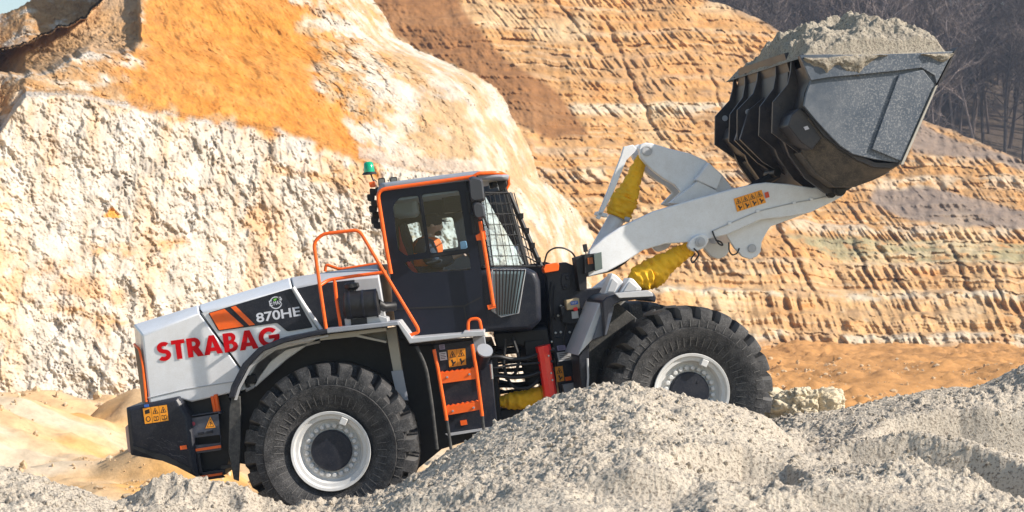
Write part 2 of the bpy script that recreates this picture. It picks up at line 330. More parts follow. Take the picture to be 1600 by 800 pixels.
# ---------- wheels
def wheel(fr, u, v, w0, out=-1, NL=24):
    """w0 = outer face; out=-1: the outer face looks towards -w (near side), +1: far side"""
    R0 = .93; a0, z0 = fr.sz(u, v, -1.5 if fr is FF else 0)
    root = empty('wheel', fr.W(a0, w0 - out * .375, z0)); root.parent = LD; root.location = WLOC[root] - WLOC[LD]
    A = [(.13,.40),(.085,.435),(.055,.50),(.02,.58),(-.008,.665),(-.012,.70),(.016,.706),(.012,.745),(.02,.80),(.035,.86),(.05,.895),(.085,.92),(.15,.93),(.25,.93),(.345,.93),(.375,.93)]
    B = [(.13,.40),(.085,.435),(.055,.50),(.02,.58),(-.008,.665),(-.012,.70),(.016,.706),(.012,.745),(.02,.792),(.060,.800),(.075,.806),(.10,.808),(.15,.812),(.23,.818),(.30,.925),(.375,.93)]
    full = lambda P: P + [(.75 - w, r) for w, r in P[::-1][1:]]
    A, B = full(A), full(B); m = len(A); vs = []; fs = []
    steps = []
    for k in range(NL):
        b = 2*math.pi*k/NL; d = 2*math.pi/NL
        for f, P in ((0., A), (.18, A), (.36, A), (.56, A), (.575, B), (.70, B), (.84, B), (.985, B)): steps.append((b + f*d, P))
    n = len(steps)
    for an, P in steps:
        for i, (w, r) in enumerate(P):
            wd = min(w, .75 - w); aa = an + (.35 * max(0, wd - .05) if r > .78 else 0)
            ww = w0 - out * w; vs.append(fr.W(a0 + r*math.cos(aa), ww, z0 + r*math.sin(aa)))
    for k in range(n):
        l = (k+1) % n
        for i in range(m-1): fs.append((k*m+i, k*m+i+1, l*m+i+1, l*m+i))
    T = MB(fr); T.add(vs, fs)
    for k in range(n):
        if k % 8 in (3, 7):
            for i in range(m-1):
                if i in (9, 10, 11, m-11, m-12): T.mi[k*(m-1) + i] = 1  # notch walls take the paler rubber: their sunlit brightness put into the colour
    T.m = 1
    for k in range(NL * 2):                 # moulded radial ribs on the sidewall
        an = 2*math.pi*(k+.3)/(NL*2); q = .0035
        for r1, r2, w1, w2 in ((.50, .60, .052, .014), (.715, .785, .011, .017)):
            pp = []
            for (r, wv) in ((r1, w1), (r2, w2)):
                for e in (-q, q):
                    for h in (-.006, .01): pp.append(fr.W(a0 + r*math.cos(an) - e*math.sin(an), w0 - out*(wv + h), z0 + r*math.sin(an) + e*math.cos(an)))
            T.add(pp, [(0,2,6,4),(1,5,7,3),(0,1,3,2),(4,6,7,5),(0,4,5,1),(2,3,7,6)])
    o = T.build('tyre', [M['tyre'], M['dustyrib_litwall']], root, smooth=28)
    rp = [(.09,.392),(.05,.425),(.04,.42),(.045,.395),(.075,.378),(.082,.345),(.12,.335),(.165,.325),(.175,.305),(.168,.30),(.168,.215)]
    Q = MB(fr); vs = []; n = 64; m = len(rp)
    def lathe(prof, n, Bd):
        vs = []; fs = []; m = len(prof)
        for k in range(n):
            an = 2*math.pi*k/n
            for dw, r in prof: vs.append(fr.W(a0 + r*math.cos(an), w0 - out*dw, z0 + r*math.sin(an)))
        for k in range(n):
            l = (k+1) % n
            for i in range(m-1): fs.append((k*m+i, k*m+i+1, l*m+i+1, l*m+i))
        Bd.add(vs, fs); return Bd
    lathe(rp, 72, Q); lathe([(.168,.22),(.2,.21),(.2,.0)], 32, Q); lathe([(.70,.40),(.70,.3),(.3,.3),(.17,.325)], 48, Q)
    rim = Q.build('rim', M['rim'], root, smooth=25)
    hb = MB(fr); lathe([(.17,.222),(.125,.216),(.115,.205),(.112,.0)], 48, hb)
    for t in (.9, 4.6): 
        for kk in range(1):
            ca, sa = a0 + .14*math.cos(t), z0 + .14*math.sin(t)
            hb.add([fr.W(ca + .018*math.cos(j), w0 - out*.108, sa + .018*math.sin(j)) for j in np.arange(0, 6.28, .785)] + [fr.W(ca + .018*math.cos(j), w0 - out*.115, sa + .018*math.sin(j)) for j in np.arange(0, 6.28, .785)], [tuple(range(8))] + [(j, (j+1) % 8, 8+(j+1) % 8, 8+j) for j in range(8)])
    hb.build('hub_cover', M['dark'], root, smooth=30)
    if out < 0:
        proto = None
        for k in range(24):
            t = 2*math.pi*(k+.5)/24; r = .262; ca, sa = a0 + r*math.cos(t), z0 + r*math.sin(t)
            if proto is None:
                b = MB(fr); vs = []
                for dw, rr in ((.168, .027), (.140, .027), (.130, .019)): vs += [fr.W(ca + rr*math.cos(j*math.pi/5), w0 - out*dw, sa + rr*math.sin(j*math.pi/5)) for j in range(10)]
                b.add(vs, [(j, (j+1) % 10, 10+(j+1) % 10, 10+j) for j in range(10)] + [(10+j, 10+(j+1) % 10, 20+(j+1) % 10, 20+j) for j in range(10)] + [tuple(range(20, 30))])
                proto = b.build('wheel_nut', M['rim'], rim); pc = (ca, sa)
            else:
                c = proto.copy(); COL.objects.link(c); c.parent = rim; da, dz = ca - pc[0], sa - pc[1]
                c.location = proto.location + Vector((da*fr.c, da*fr.s, dz))
        b = MB(fr); t = 1.15     # valve block
        b.add([fr.W(a0 + r*math.cos(an), w0 - out*dw, z0 + r*math.sin(an)) for dw in (.02, .10) for r, an in ((.31, 1.05), (.31, 1.28), (.385, 1.26), (.385, 1.07))], [(0,1,2,3),(4,5,6,7),(0,1,5,4),(1,2,6,5),(2,3,7,6),(3,0,4,7)])
        b.build('valve_block', M['rim'], rim, bevel=.006)
    return root
wr = wheel(RF, 516, 706, 0.0); wr['label'] = 'rear wheel under the black mudguard'
wf = wheel(FF, 1083, 614, -1.5); wf['label'] = 'front wheel half hidden by the grey sand heap'
wheel(RF, 516, 706, 3.0, out=1); wheel(FF, 1083, 614, 1.5, out=1)

# ---------- rear chassis, counterweight
b = MB(); b.prism([(300,650),(372,605),(430,548),(470,536),(600,520),(628,520),(640,540),(766,534),(776,560),(784,672),(690,702),(650,735),(560,742),(420,732),(352,720),(312,735)], .82, 2.18)
b.tube([(516,706,.3),(516,706,2.9,0)], .16, 20)
b.build('rear_chassis', M['black'], LD, bevel=.01)
b = MB(); A0 = b.sz([(203,641),(274,625),(290,652),(300,733),(262,712),(209,697)], .27); A1 = b.sz([(197,637),(278,620),(298,650),(311,748),(262,722),(204,711)], .31)
b.loft([(.27, A0), (.315, A1), (2.685, A1), (2.73, A0)])
cw = b.build('counterweight', M['dark'], LD, bevel=.012)
b = MB(); b.prism([(261,712.5),(299.5,732.5),(298,738),(207,701),(205,696)], .262, .28); b.build('wear_edge', M['black'], cw)
b = MB(); b.loft([(.33, b.sz([(195,668),(199,664),(205,697),(203,708),(199,704)], .31)), (.62, b.sz([(195,668),(199,664),(205,697),(203,708),(199,704)], .31))])
b.build('reflector_strip', mat('reflector_pale', (.6,.38,.3), .4), cw, label='pale rear reflector strip')
sticker(RF, cw, 'warning_sticker', [(223,638),(260.5,632.5),(263.5,657),(226.5,662.5)], .268, 3, ('G', 'TB', 'TB'))
b = MB(); b.prism([(225,632.5),(232,631.5),(232.5,635.5),(225.5,636.5)], .255, .268); b.build('blue_sticker', M['blue'], cw)
b = MB(); b.prism([(281,697),(291,695.5),(292,701.5),(282,703)], .255, .27); b.build('side_reflector', M['orange'], cw)
# scratches
b = MB(); rnd = random.Random(5)
for k in range(46):
    u = rnd.uniform(225, 292); v = rnd.uniform(672, 712) + (u-225)*.25; l = rnd.uniform(4, 14); t = rnd.uniform(-.5, .35)
    pts = [(u + l*q*math.cos(t + q*.5), v + l*q*math.sin(t + q*.5)) for q in (0, .33, .66, 1)]
    if any(p[0] > 290 + (p[1]-652)*.1 or p[1] > 694 + (p[0]-209)*.36 for p in pts): continue
    P_ = [RF.P(a, c, .2685) for a, c in pts]; hh = rnd.uniform(.0012, .003)
    b.add(P_ + [(p[0], p[1], p[2] - hh) for p in P_], [(0,1,5,4),(1,2,6,5),(2,3,7,6)])
b.build('scratches', mat('scratch_grey', (.11,.11,.12), .6), cw, smooth=0)
# recess, battery box, steps
b = MB(); b.prism([(284,622),(352,612),(372,650),(352,742),(306,735),(300,655)], .55, 2.4); b.build('rear_recess', M['black'], LD)
b = MB(); plate_holes(b, [(295,651),(341,644.5),(346,703),(304,709)], [rounded([(304,684),(345,679),(345,692),(305,696)], 3)], .36, .40)
b.prism([(296,650),(342,643),(346,646),(300,653)], .36, .8)
bx = b.build('battery_box', M['grey'], LD, label='blue grey battery box with slotted step'); bx.data.materials[0] = mat('blue_grey_box', (.045,.055,.085), .4, dust=.2, dscale=5)
b = MB(); b.add([RF.P(*p, .355) for p in ((328.5,651),(337,668),(321,669.5))], [(0,1,2)]); b.m = 1
b.add([RF.P(*p, .354) for p in ((328.7,654),(334.6,666.4),(323.5,667.6))], [(0,1,2)]); b.m = 0; b.add([RF.P(*p, .353) for p in ((328.7,655.5),(333.4,665.8),(324.6,666.8))], [(0,1,2)])
b.m = 1; b.add([RF.P(*p, .352) for p in ((329.5,657),(327.3,661.5),(329.3,661.6),(328,666),(331.4,660.6),(329.6,660.4))], [(0,1,2,3,4,5)])
b.build('voltage_sticker', [M['sticker'], M['ink']], bx, smooth=0)
b = MB(); b.add([RF.P(u, v, .355) for u, v in ring(302, 662, 3.2, 9)], [tuple(range(9))]); b.build('red_mark', mat('faded_red_print', (.35,.04,.07), .5), bx, smooth=0)
for k, (u, v) in enumerate(((309, 676), (322, 674))):
    b = MB(); b.box(u, v, u+10, v+4, .34, .36); b.build('latch', M['dark'], bx, bevel=.003)
b = MB(); b.box(305, 701.5, 345, 705.5, .33, .36, sl=-.15); b.build('step_edge', M['orange'], bx)
b = MB(); b.prism([(306,709),(312,708),(317,744),(345,740),(352,746),(311,752)], .38, .42); b.prism([(309,739),(352,733),(352,742),(311,748)], .38, .70)
lo = b.build('lower_step', M['dark'], LD, bevel=.004)
b = MB(); b.box(311, 744, 347, 747.5, .35, .378, sl=-.15); b.build('step_edge', M['orange'], lo)
b = MB(); b.tube([(332,619,.45),(337,647,.45)], .022); b.tube([(337,616,.45),(342,645,.45)], .022); b.build('grab_handle', M['orange'], LD)
b = MB(); b.prism([(358,640),(362,621),(375,619),(376,640),(376,690),(373,752),(365,749),(357,706)], .12, .16); b.build('mudflap', M['flap'], LD, bevel=.006)
b = MB(); b.prism([(345,728),(374,724),(374,729),(346,733)], .2, .24); b.build('flap_bracket', M['black'], LD)

# ---------- rear fender arch and platform
outer = [(356.5,622),(361,603),(379,568),(404,543),(439,528.5),(480,520),(512,513.5)]
inner = [(365,622),(370,604),(388,570),(412,549),(444,536),(484,526.5),(513,521)]
b = MB(); b.prism(outer + inner[::-1], .02, .85); fen = b.build('rear_fender', M['dark'], LD, bevel=.012)
b = MB(); b.prism([(366,625),(372,606),(389,573),(413,548),(445,535),(484,529),(513,523),(513,526),(485,532),(446,538),(415,551),(392,576),(376,606),(370,625)], .10, .12); b.build('fender_lip', M['lgrey'], fen)
b = MB(); b.prism([(381,600),(402,566),(430,546),(470,536),(500,532),(500,536),(448,548),(424,566),(408,588),(398,606),(384,613)], .45, .5); b.build('inner_panel', M['lgrey'], LD, bevel=.01)
b = MB(); b.box(381, 588, 399, 601, .40, .45); b.build('lamp_bracket', M['black'], LD, bevel=.01)
b = MB(); b.prism([(510,513),(622,501.5),(623,508),(511,521)], .02, .6); b.build('platform', M['grey'], LD, bevel=.008)
b = MB(); b.prism([(500,524),(603,512),(604,517),(560,523),(603,533),(603,536),(556,526),(500,532)], .14, .40)
b.prism([(500,523),(604,512),(604,534),(585,528),(545,525),(500,529)], .40, .46); b.build('platform_underside', M['beige'], LD)
b = MB(); b.prism([(602,513),(619,510.5),(629,585),(636,625),(622,622)], .30, .42); b.build('support_post', M['beige'], LD, bevel=.006)
b = MB(); b.prism([(611,580),(629,578),(638,626),(621,624)], .28, .30); b.build('post_plate', M['grey'], LD, bevel=.004)
b = MB(); b.prism([(618,501.5),(624,501),(644,528),(722,521.5),(724,518.5),(757,516.5),(757.5,525),(725,527),(722,527.5),(640,537)], .06, .62); b.build('side_step_plate', M['lgrey'], LD, bevel=.008)
b = MB(); b.tube([(651,541,.12),(666,574,.12),(675,632,.12),(683,702,.12)], .018, rnd=.1); b.build('rubber_strip', M['flap'], LD)

# ---------- ladder box
b = MB(); A0 = b.sz([(677,538),(738,531),(745,578),(768,566),(777,669),(702,680)], .34); b.loft([(.34, A0), (.95, A0)])
lb = b.build('tool_box', M['dark'], LD, bevel=.01)
sticker(RF, lb, 'warning_sticker', [(699.5,547),(727,544),(728.5,570),(702,574)], .335, 2, ('TP', 'TP'))
sticker(RF, lb, 'pale_sticker', [(686,539),(694.5,538),(695.5,545.5),(687,546.5)], .335, 1, ('L',), base='purple')
sticker(RF, lb, 'pale_sticker', [(686,551),(697,549.5),(699,562),(688,563.5)], .335, 1, ('L',), base='paperwhite')
b = MB(); b.box(719, 657.5, 729, 665, .325, .34); b.build('side_reflector', M['orange'], lb)
b = MB(); b.prism([(696,678),(777,666),(777,669),(700,681.5)], .30, .34); b.build('bottom_edge', M['lgrey'], lb)
ldr = empty('ladder', RF.P(720, 600, .2)); ldr.parent = LD; ldr.location = WLOC[ldr] - WLOC[LD]
for pts, nm in (([(678,546),(684,575),(698,657)], 'rail'), ([(737.5,538),(743.5,573),(753.5,650)], 'rail')):
    b = MB(); b.tube([(u, v, .17) for u, v in pts], .019, rnd=.05); b.build(nm, M['orange'], ldr)
for pts in ([(698,655),(701,675),(705,704)], [(753.5,648),(755,664),(757,680)]):
    b = MB(); b.tube([(u, v, .17) for u, v in pts], .017); b.build('rubber_end', M['flap'], ldr)
for q in ([(686,583),(742,575.5),(743.5,592),(688.5,599.5)], [(695.5,636),(748,627.5),(750.5,640),(698,649)]):
    b = MB(); b.prism(q, .165, .18)
    t = [(q[0][0]*(1-k/14) + q[1][0]*k/14, q[0][1]*(1-k/14) + q[1][1]*k/14 - (1.6 if k % 2 else 0)) for k in range(15)]
    b.prism(t + [(q[1][0], q[1][1]+4), (q[0][0], q[0][1]+4)], .18, .33)
    o = b.build('tread', M['orange'], ldr)
    for f in (.2, .82):
        b = MB(); u = q[0][0]*(1-f) + q[1][0]*f + 1.5; v = q[0][1]*(1-f) + q[1][1]*f + 8; b.lathe(u, v, .165, [(0,.013),(-.012,.011),(-.014,0)], 10); b.build('bolt', M['steel'], o)
b = MB(); b.tube([(757,549,.22),(748,573,.42)], .082, 24); exh = b.build('filter_canister', M['dark'], LD)
b = MB(); P0, P1 = b.P((757,549,.22)), b.P((748,573,.42)); d = (P0-P1).normalized(); b.tubew([P0 + d*.001, P0 + d*.025], .086, 24); b.build('end_cap', M['grey'], exh)
b = MB(); b.prism([(738,527),(757,525),(760,548),(742,552)], .35, .7); b.build('canister_bracket', M['grey'], LD, bevel=.006)
b = MB(); b.tube([(767,569,.3),(769,592,.3)], .014); b.build('steel_pin', M['steel'], LD)

# ---------- hood
def hood(name, near, full, lo=.45, mid=.72, m='white', **k):
    b = MB(); n = b.sz(near, lo); f = b.sz(full, mid); b.loft([(lo, n), (mid, f), (3.0-mid, f), (3.0-lo, n)]); return b.build(name, M[m], LD, bevel=.015, **k)
h1 = hood('rear_hood', [(223,524),(311,489),(396,606),(300,628),(285,624),(234,632)], [(209,507),(309,477),(396,604),(300,627),(284,623),(222,631)])
h2 = hood('middle_hood', [(313,488.5),(456,450),(503,524),(450,560),(398,606)], [(311,476.5),(452,434),(503,522),(450,560),(398,604)])
h3 = hood('front_hood', [(458,449.5),(500,442),(538,436.5),(592,432),(606,512),(506,524)], [(454,433.5),(497,427),(538,421),(591,413),(606,510),(506,522)], m='lgrey', label='grey front hood section')
b = MB(); b.prism([(459,452),(500,443),(554,437),(561,512),(508,518)], .440, .452); b.build('hood_mesh', M['dark'], h3, bevel=.004)
b = MB(); b.tube([(458,449,.44),(476,478,.44),(506,521,.44)], .022, 8); b.build('hood_hinge_bar', M['white'], h3)
# raised side relief of the rear panel
b = MB(); P1 = b.sz([(213,541),(222,549),(236,628),(226,631)], .45)
w_ = [(211,540,.60),(223,541,.448),(230,556,.445),(235,630,.445),(223,630,.60)]
b.add([RF.P(u, v, w) for u, v, w in [(209.5,539,.66),(219,546,.50),(231,629,.47),(222.5,630,.66)]] + [RF.P(u, v, w) for u, v, w in [(210.5,539,.70),(220,546,.54),(232,629,.51),(223.5,630,.70)]], [(0,1,2,3),(4,7,6,5),(0,4,5,1),(1,5,6,2),(2,6,7,3),(3,7,4,0)]); b.build('grille_side', M['dark'], h1)
b = MB(); b.tube([(210,538,.64),(217.5,545,.49),(223,570,.47),(228.5,628,.455)], .014, 8, rnd=.05); b.build('orange_trim', M['orange'], h1)
b = MB(); b.tube([(231,622,.447),(290,608,.447),(392,592,.447)], .006, 6); b.build('panel_seam', M['lgrey'], h1)
b = MB(); b.add([RF.P(u, v, .452) for u, v in ((311,484),(314,484),(401,606),(397,607))], [(0,1,2,3)]); b.build('hood_gap', M['black'], LD, smooth=0)
wz = .446
b = MB(); b.prism(rounded([(325,489),(454.5,450.5),(489,511.5),(449,518),(433,504.5),(341,517.5)], 3), wz - .004, wz)
dec = b.build('side_decal', M['dark'], h2, smooth=0)
b = MB(); b.prism([(327,489.5),(350.5,482.5),(381,509.8),(342.5,515.8)], wz - .008, wz - .0045); b.prism([(360.5,480),(368,477.7),(398.5,507.3),(389.5,508.8)], wz - .008, wz - .0045); b.build('orange_stripe', M['orange'], dec, smooth=0)
b = MB(); text(b, '870HE', 401.5, 504.5, 470, 493.5, 15, wz - .0055, bold=.022); b.build('lettering', M['silver'], dec, smooth=0)
def arc_band(b, u, v, r, t0, t1, th, w, n=20):
    vs = []
    for k in range(n+1):
        a = t0 + (t1-t0)*k/n; vs += [b.f.P(u + (r-th/2)*math.cos(a), v + (r-th/2)*math.sin(a), w), b.f.P(u + (r+th/2)*math.cos(a), v + (r+th/2)*math.sin(a), w)]
    b.add(vs, [(2*k, 2*k+1, 2*k+3, 2*k+2) for k in range(n)])
b = MB(); arc_band(b, 431, 473, 9, R(15), R(175), 1.6, wz-.0055); arc_band(b, 431, 473, 9, R(195), R(320), 1.6, wz-.0055)
b.add([RF.P(u, v, wz-.0055) for u, v in ((434,464.5),(438,463.5),(441,468),(437,469))], [(0,1,2,3)])
text(b, 'E', 421.5, 478.5, 426.5, 477.6, 8.5, wz-.006, bold=.02); text(b, 'MAX', 428, 477, 441, 474.5, 6, wz-.006, bold=.02)
b.m = 1; b.add([RF.P(u, v, wz-.0062) for u, v in ((427,468),(430,466.2),(433,466.6),(430.5,469.6),(428,470.5))], [(0,1,2,3,4)])
b.build('round_emblem', [M['silver'], M['leafgreen']], dec, smooth=0)
# company lettering across both panels (white keyline under red)
b = MB(); block_text(b, 'STRABAG', 247, 565.5, 437, 539.5, 30, .4415)
b.build('company_lettering', M['letter_red'], LD, smooth=0, label='red STRABAG lettering across the white hood')
# air cleaner
ac = empty('air_cleaner', RF.P(565, 475, .42)); ac.parent = LD; ac.location = WLOC[ac] - WLOC[LD]
b = MB(); b.tube([(537,478,.22),(540,478,.22),(541,477.6,.22),(589,472.5,.22),(592,472,.22)], [.10,.14,.148,.148,.12], 28); b.build('canister', M['black'], ac)
for u in (546, 567, 587):
    b = MB(); b.tube([(u,477-(u-546)*.09,.22),(u+3,476.7-(u-546)*.09,.22)], .154, 28); b.build('clamp_band', M['dark'], ac)
b = MB(); P0 = b.P((550,461,.25)); b.tubew([P0, P0 + Vector((0,0,.07))], .045, 16); b.tubew([P0 + Vector((0,0,.06)), P0 + Vector((0,0,.08)), P0 + Vector((-.01,0,.12)), P0 + Vector((-.01,0,.135))], [.055,.082,.08,.05], 20); b.build('rain_cap', M['black'], ac)
b = MB(); b.tube([(590,474,.25),(600,480,.3),(618,478,.35)], .05, 16); b.build('intake_pipe', M['rubberhose'], ac)
b = MB(); b.prism([(538,498),(590,492),(605,497),(606,506),(540,515)], .2, .6); b.build('bracket', M['lgrey'], ac, bevel=.006)
b = MB(); b.prism([(548,499),(573,496),(574,508),(549,511)], .19, .2); b.build('bracket_recess', M['black'], ac)
# deck rails
r_ = .0185
b = MB(); b.tube([(510,517,.12),(499.5,446,.12),(490,379,.12),(504,365.5,.12),(561,359,.12),(600,425,.12),(652.5,512,.12),(654,519,.12),(640,524,.12)], r_, rnd=.07); b.build('deck_rail', M['orange'], LD)
b = MB(); b.tube([(500,446,.13),(512.5,437.5,.2),(555,431,.2),(604,425,.2)], r_, rnd=.05); b.tube([(522.5,436,.2),(526,470,.2),(532.5,511,.2)], r_); b.build('deck_guard_rail', M['orange'], LD)
b = MB(); b.tube([(508,424,2.75),(509,413,2.75),(531,421,2.75),(590,412,2.75)], r_, rnd=.04); b.build('far_deck_rail', M['orange'], LD)
b = MB(); b.tube([(600,446,2.5),(613,471,2.5),(600,473,2.5)], r_, rnd=.03); b.build('far_grab_rail', M['orange'], LD)

M['mirrorgrey'] = mat('mirror_housing', (.05,.052,.06), .35)
# ---------- CAB
CAB = empty('cab', RF.P(700, 520, 1.45)); CAB.parent = LD; CAB.location = WLOC[CAB] - WLOC[LD]
NW = .62; FWd = 2.30
low = [(611,430),(750,418),(770,419),(823,418),(840,425),(846,440),(848,500),(832,516),(764,519),(700,525),(622,530),(616,480)]
b = MB(); q = b.sz([(x+ (1 if x<700 else -2), y) for x, y in low], NW); qq = b.sz([(613,434),(750,424),(768,424),(819,422),(832,428),(838,442),(841,498),(826,512),(764,516),(700,522),(625,526),(618,480)], NW - .05)
b.loft([(NW - .03, qq), (NW + .02, q), (FWd, q), (FWd + .05, qq)]); b.build('lower_body', M['dark'], CAB, bevel=.02)
door_out = rounded([(592,300),(728,283),(738,330),(751,416),(765,518),(700,524),(621,529),(613,470),(611,428)], 6)
w_l = rounded([(614,322),(624,309),(653.5,305.5),(667,393.5),(635,399.5),(622,390)], 4)
w_r = rounded([(659,304),(717,297.5),(731,388),(672.5,396)], 4)
w_b = rounded([(631,411),(642,407),(733,395.5),(736,421.5),(654,427),(645,425)], 4)
b = MB(); plate_holes(b, door_out, [w_l, w_r, w_b], NW - .04, NW - .005); door = b.build('door', M['door'], CAB, bevel=.006)
b = MB(); b.prism([(613,483),(650,480),(725,477),(751,463.5),(752,465.5),(726,479.5),(650,482.5),(613,485)], NW - .046, NW - .039); b.prism([(724,479),(726,479),(733,520),(731,520)], NW - .044, NW - .039); b.build('door_crease', M['black'], door)
b = MB(); b.prism([(656,305),(658,305),(671,396),(668.5,396)], NW - .05, NW - .01); b.prism([(672,398),(732,389),(732.5,393),(673,402)], NW - .05, NW - .01); b.build('window_bar', M['black'], door)
b = MB(); b.tube([(638,407,NW-.07),(647,405,NW-.07)], .014); b.build('handle', M['black'], door)
for nm, hh in (('side_window', w_l), ('side_window', w_r), ('side_window', w_b)):
    b = MB(); b.add([RF.P(u, v, NW - .018) for u, v in hh], [tuple(range(len(hh)))]); b.build(nm, M['glass'], door, smooth=0)
# far wall with windows
f_out = [(592,300),(728,283),(738,330),(751,416),(753,440),(613,440),(611,428)]
SW = NW
f_w1 = rounded([(632,352),(655,346),(664,392),(643,396),(634,380)], 5); f_w2 = rounded([(668,344),(707,339),(717,386),(679,392)], 5)
b = MB(); q = [b.sz(f_out, SW)]; v, f = curve_mesh([b.sz(f_out, SW), b.sz(f_w1, FWd), b.sz(f_w2, FWd)], extrude=.02); b.add([RF.W(x, FWd + z, y) for x, y, z in v], f); fw = b.build('far_wall', mat('blue_black_trim', (.02,.03,.045), .7), CAB)
for hh in (f_w1, f_w2):
    b = MB(); b.add([RF.P(u, v, FWd) for u, v in hh], [tuple(range(len(hh)))]); b.build('far_window', M['glass'], fw, smooth=0)
b = MB(); q = b.sz([(592,300),(597,299),(617,440),(611,440)], NW); b.loft([(NW, q), (FWd, q)]); b.build('rear_wall', M['black'], CAB)
b = MB(); q = b.sz([(600,303),(740,286),(742,296),(602,316)], NW); b.loft([(NW + .01, q), (FWd - .03, q)]); b.build('headliner', M['headliner'], CAB)
b = MB(); q = b.sz([(607,312),(648,308),(652,337),(612,341)], NW + .9); b.loft([(1.6, q), (FWd - .05, q)]); b.build('rear_console', M['headliner'], CAB, bevel=.05)
b = MB(); q = b.sz([(690,305),(722,301),(726,330),(693,333)], 1.7); b.loft([(1.7, q), (1.9, q)]); b.build('ceiling_screen', M['dark'], CAB, bevel=.01)
# roof
b = MB(); A0 = b.sz([(598,299),(735,282),(786,279),(786,274),(735,271),(600,288)], NW - .04); A1 = b.sz([(588,300),(735,283),(794,281),(796,273),(745,266.5),(594,286)], NW + .06)
b.loft([(NW - .05, A0), (NW + .08, A1), (FWd - .08, A1), (FWd + .03, A0)]); b.build('roof', M['grey'], CAB, bevel=.02)
b = MB(); b.tube([(611,428,NW-.07),(603,385,NW-.07),(589,297,NW-.07),(740,276,NW-.07),(747,271,NW-.07),(782,269.5,NW-.02),(793,276,NW+.35),(794,279,NW+.8)], .021, rnd=.10); b.build('roof_rail', M['orange'], CAB)
b = MB(); b.tube([(790,297,1.0),(795,288,1.0),(794,276,1.0)], .018); b.build('rail_bracket', M['orange'], CAB)
# front pillar, windscreen, guard
def bil(c, x, y): return tuple((1-x)*(1-y)*c[0][i] + x*(1-y)*c[1][i] + x*y*c[2][i] + (1-x)*y*c[3][i] for i in range(len(c[0])))
b = MB(); b.prism([(728,283),(741,283),(752,330),(768,418),(751,418),(738,330)], NW - .01, NW + .06); b.build('front_pillar', M['black'], CAB, bevel=.006)
qz = [(745,284,.66),(786,284,.97),(823,419,.99),(766,419,.66)]
b = MB(); b.add([RF.P(*p) for p in qz], [(0,1,2,3)]); b.build('corner_window', M['glass'], CAB, smooth=0)
a1, z1 = RF.sz(786,284,.97); a2, z2 = RF.sz(823,419,.99)
b = MB(); b.add([RF.W(a1,.97,z1), RF.W(a1,1.95,z1), RF.W(a2,1.95,z2), RF.W(a2,.99,z2)], [(0,1,2,3)]); b.build('windscreen', M['glass'], CAB, smooth=0)
for p0, p1 in (((786,284,.97), (823,419,.99)),):
    b = MB(); b.tube([p0, p1], .022, 8); b.build('corner_pillar', M['black'], CAB)
b = MB(); a3, z3 = RF.sz(745,284,.66); a4, z4 = RF.sz(766,419,.66)
b.tubew([RF.W(a1,1.95,z1), RF.W(a2,1.95,z2)], .03, 8); b.tubew([RF.W(a3,2.27,z3), RF.W(a4,2.27,z4)], .03, 8); b.build('far_pillar', M['black'], CAB)
b = MB(); b.add([RF.W(a1,1.95,z1), RF.W(a3,2.27,z3), RF.W(a4,2.27,z4), RF.W(a2,1.95,z2)], [(0,1,2,3)]); b.build('far_corner_window', M['glass'], CAB, smooth=0)
G = [(757,301,.60),(794,301,.96),(824,416,.98),(771,416,.60)]
gd = MB()
for i in range(6): gd.tube([bil(G, i/5, 0), bil(G, i/5, 1)], .0055 if i in (0, 5) else .004, 6)
for j in range(8): gd.tube([bil(G, 0, j/7), bil(G, 1, j/7)], .010 if j in (0, 7) else .004, 6)
gd.build('side_window_guard', M['black'], CAB)
gd = MB(); P_ = [(797,301,1.0),(845,416,1.02)]
gd.tube([(795,301,1.0),(845,416,1.02)], .030, 6); gd.tube([(792,301,.97),(826,416,.99)], .012, 6)
for j in range(7):
    t0 = j/7; gd.tube([(793+ (826-793)*t0, 301+115*t0, .98), (797+48*min(1, t0+.12), 301+115*min(1, t0+.12), 1.01)], .008, 6)
for j in range(3): gd.tube([(797+ 3*j, 301, 1.0), (826+5*j, 416, 1.0)], .006, 6)
a5, z5 = RF.sz(797,301,1.0); a6, z6 = RF.sz(845,416,1.02)
for j in range(9):
    t = j/8; gd.tubew([RF.W(a5+(a6-a5)*t,1.0,z5+(z6-z5)*t), RF.W(a5+(a6-a5)*t,2.0,z5+(z6-z5)*t)], .007, 6)
gd.tubew([RF.W(a5,2.0,z5), RF.W(a6,2.0,z6)], .02, 6); gd.tube([(824,416,.98),(845,416,1.0)], .012, 6)
for j in range(4):
    u, v = 812+9*j, 333+23*j; gd.box(u, v, u+6, v+8, .97, 1.03, sl=0)
gd.build('front_window_guard', M['black'], CAB)
b = MB(); b.add([RF.P(*p) for p in [(767,424,.585),(822,424,.585),(810,489,.585),(780,494,.585),(768,486,.585)]], [(0,1,2,3,4)]); b.build('lower_window', mat('pale_reflecting_glass', (.25,.38,.45), .08, coat=1), CAB, smooth=0)
b = MB(); b.tube([(769,421,.56),(821,421,.56),(810,489,.56),(783,495,.56),(772,486,.56)], .008, 6, closed=True)
gl = b.build('grille_frame', M['lgrey'], CAB)
b = MB()
for i in range(9):
    t = i/8; b.tube([(775+45*t, 421, .55), (777+30*t, 493-4*t, .55)], .009, 6)
b.build('grille_bars', M['black'], gl)
b = MB(); b.tube([(755,416,.58),(845,416,.95)], .012, 6); b.build('guard_sill', M['black'], CAB)
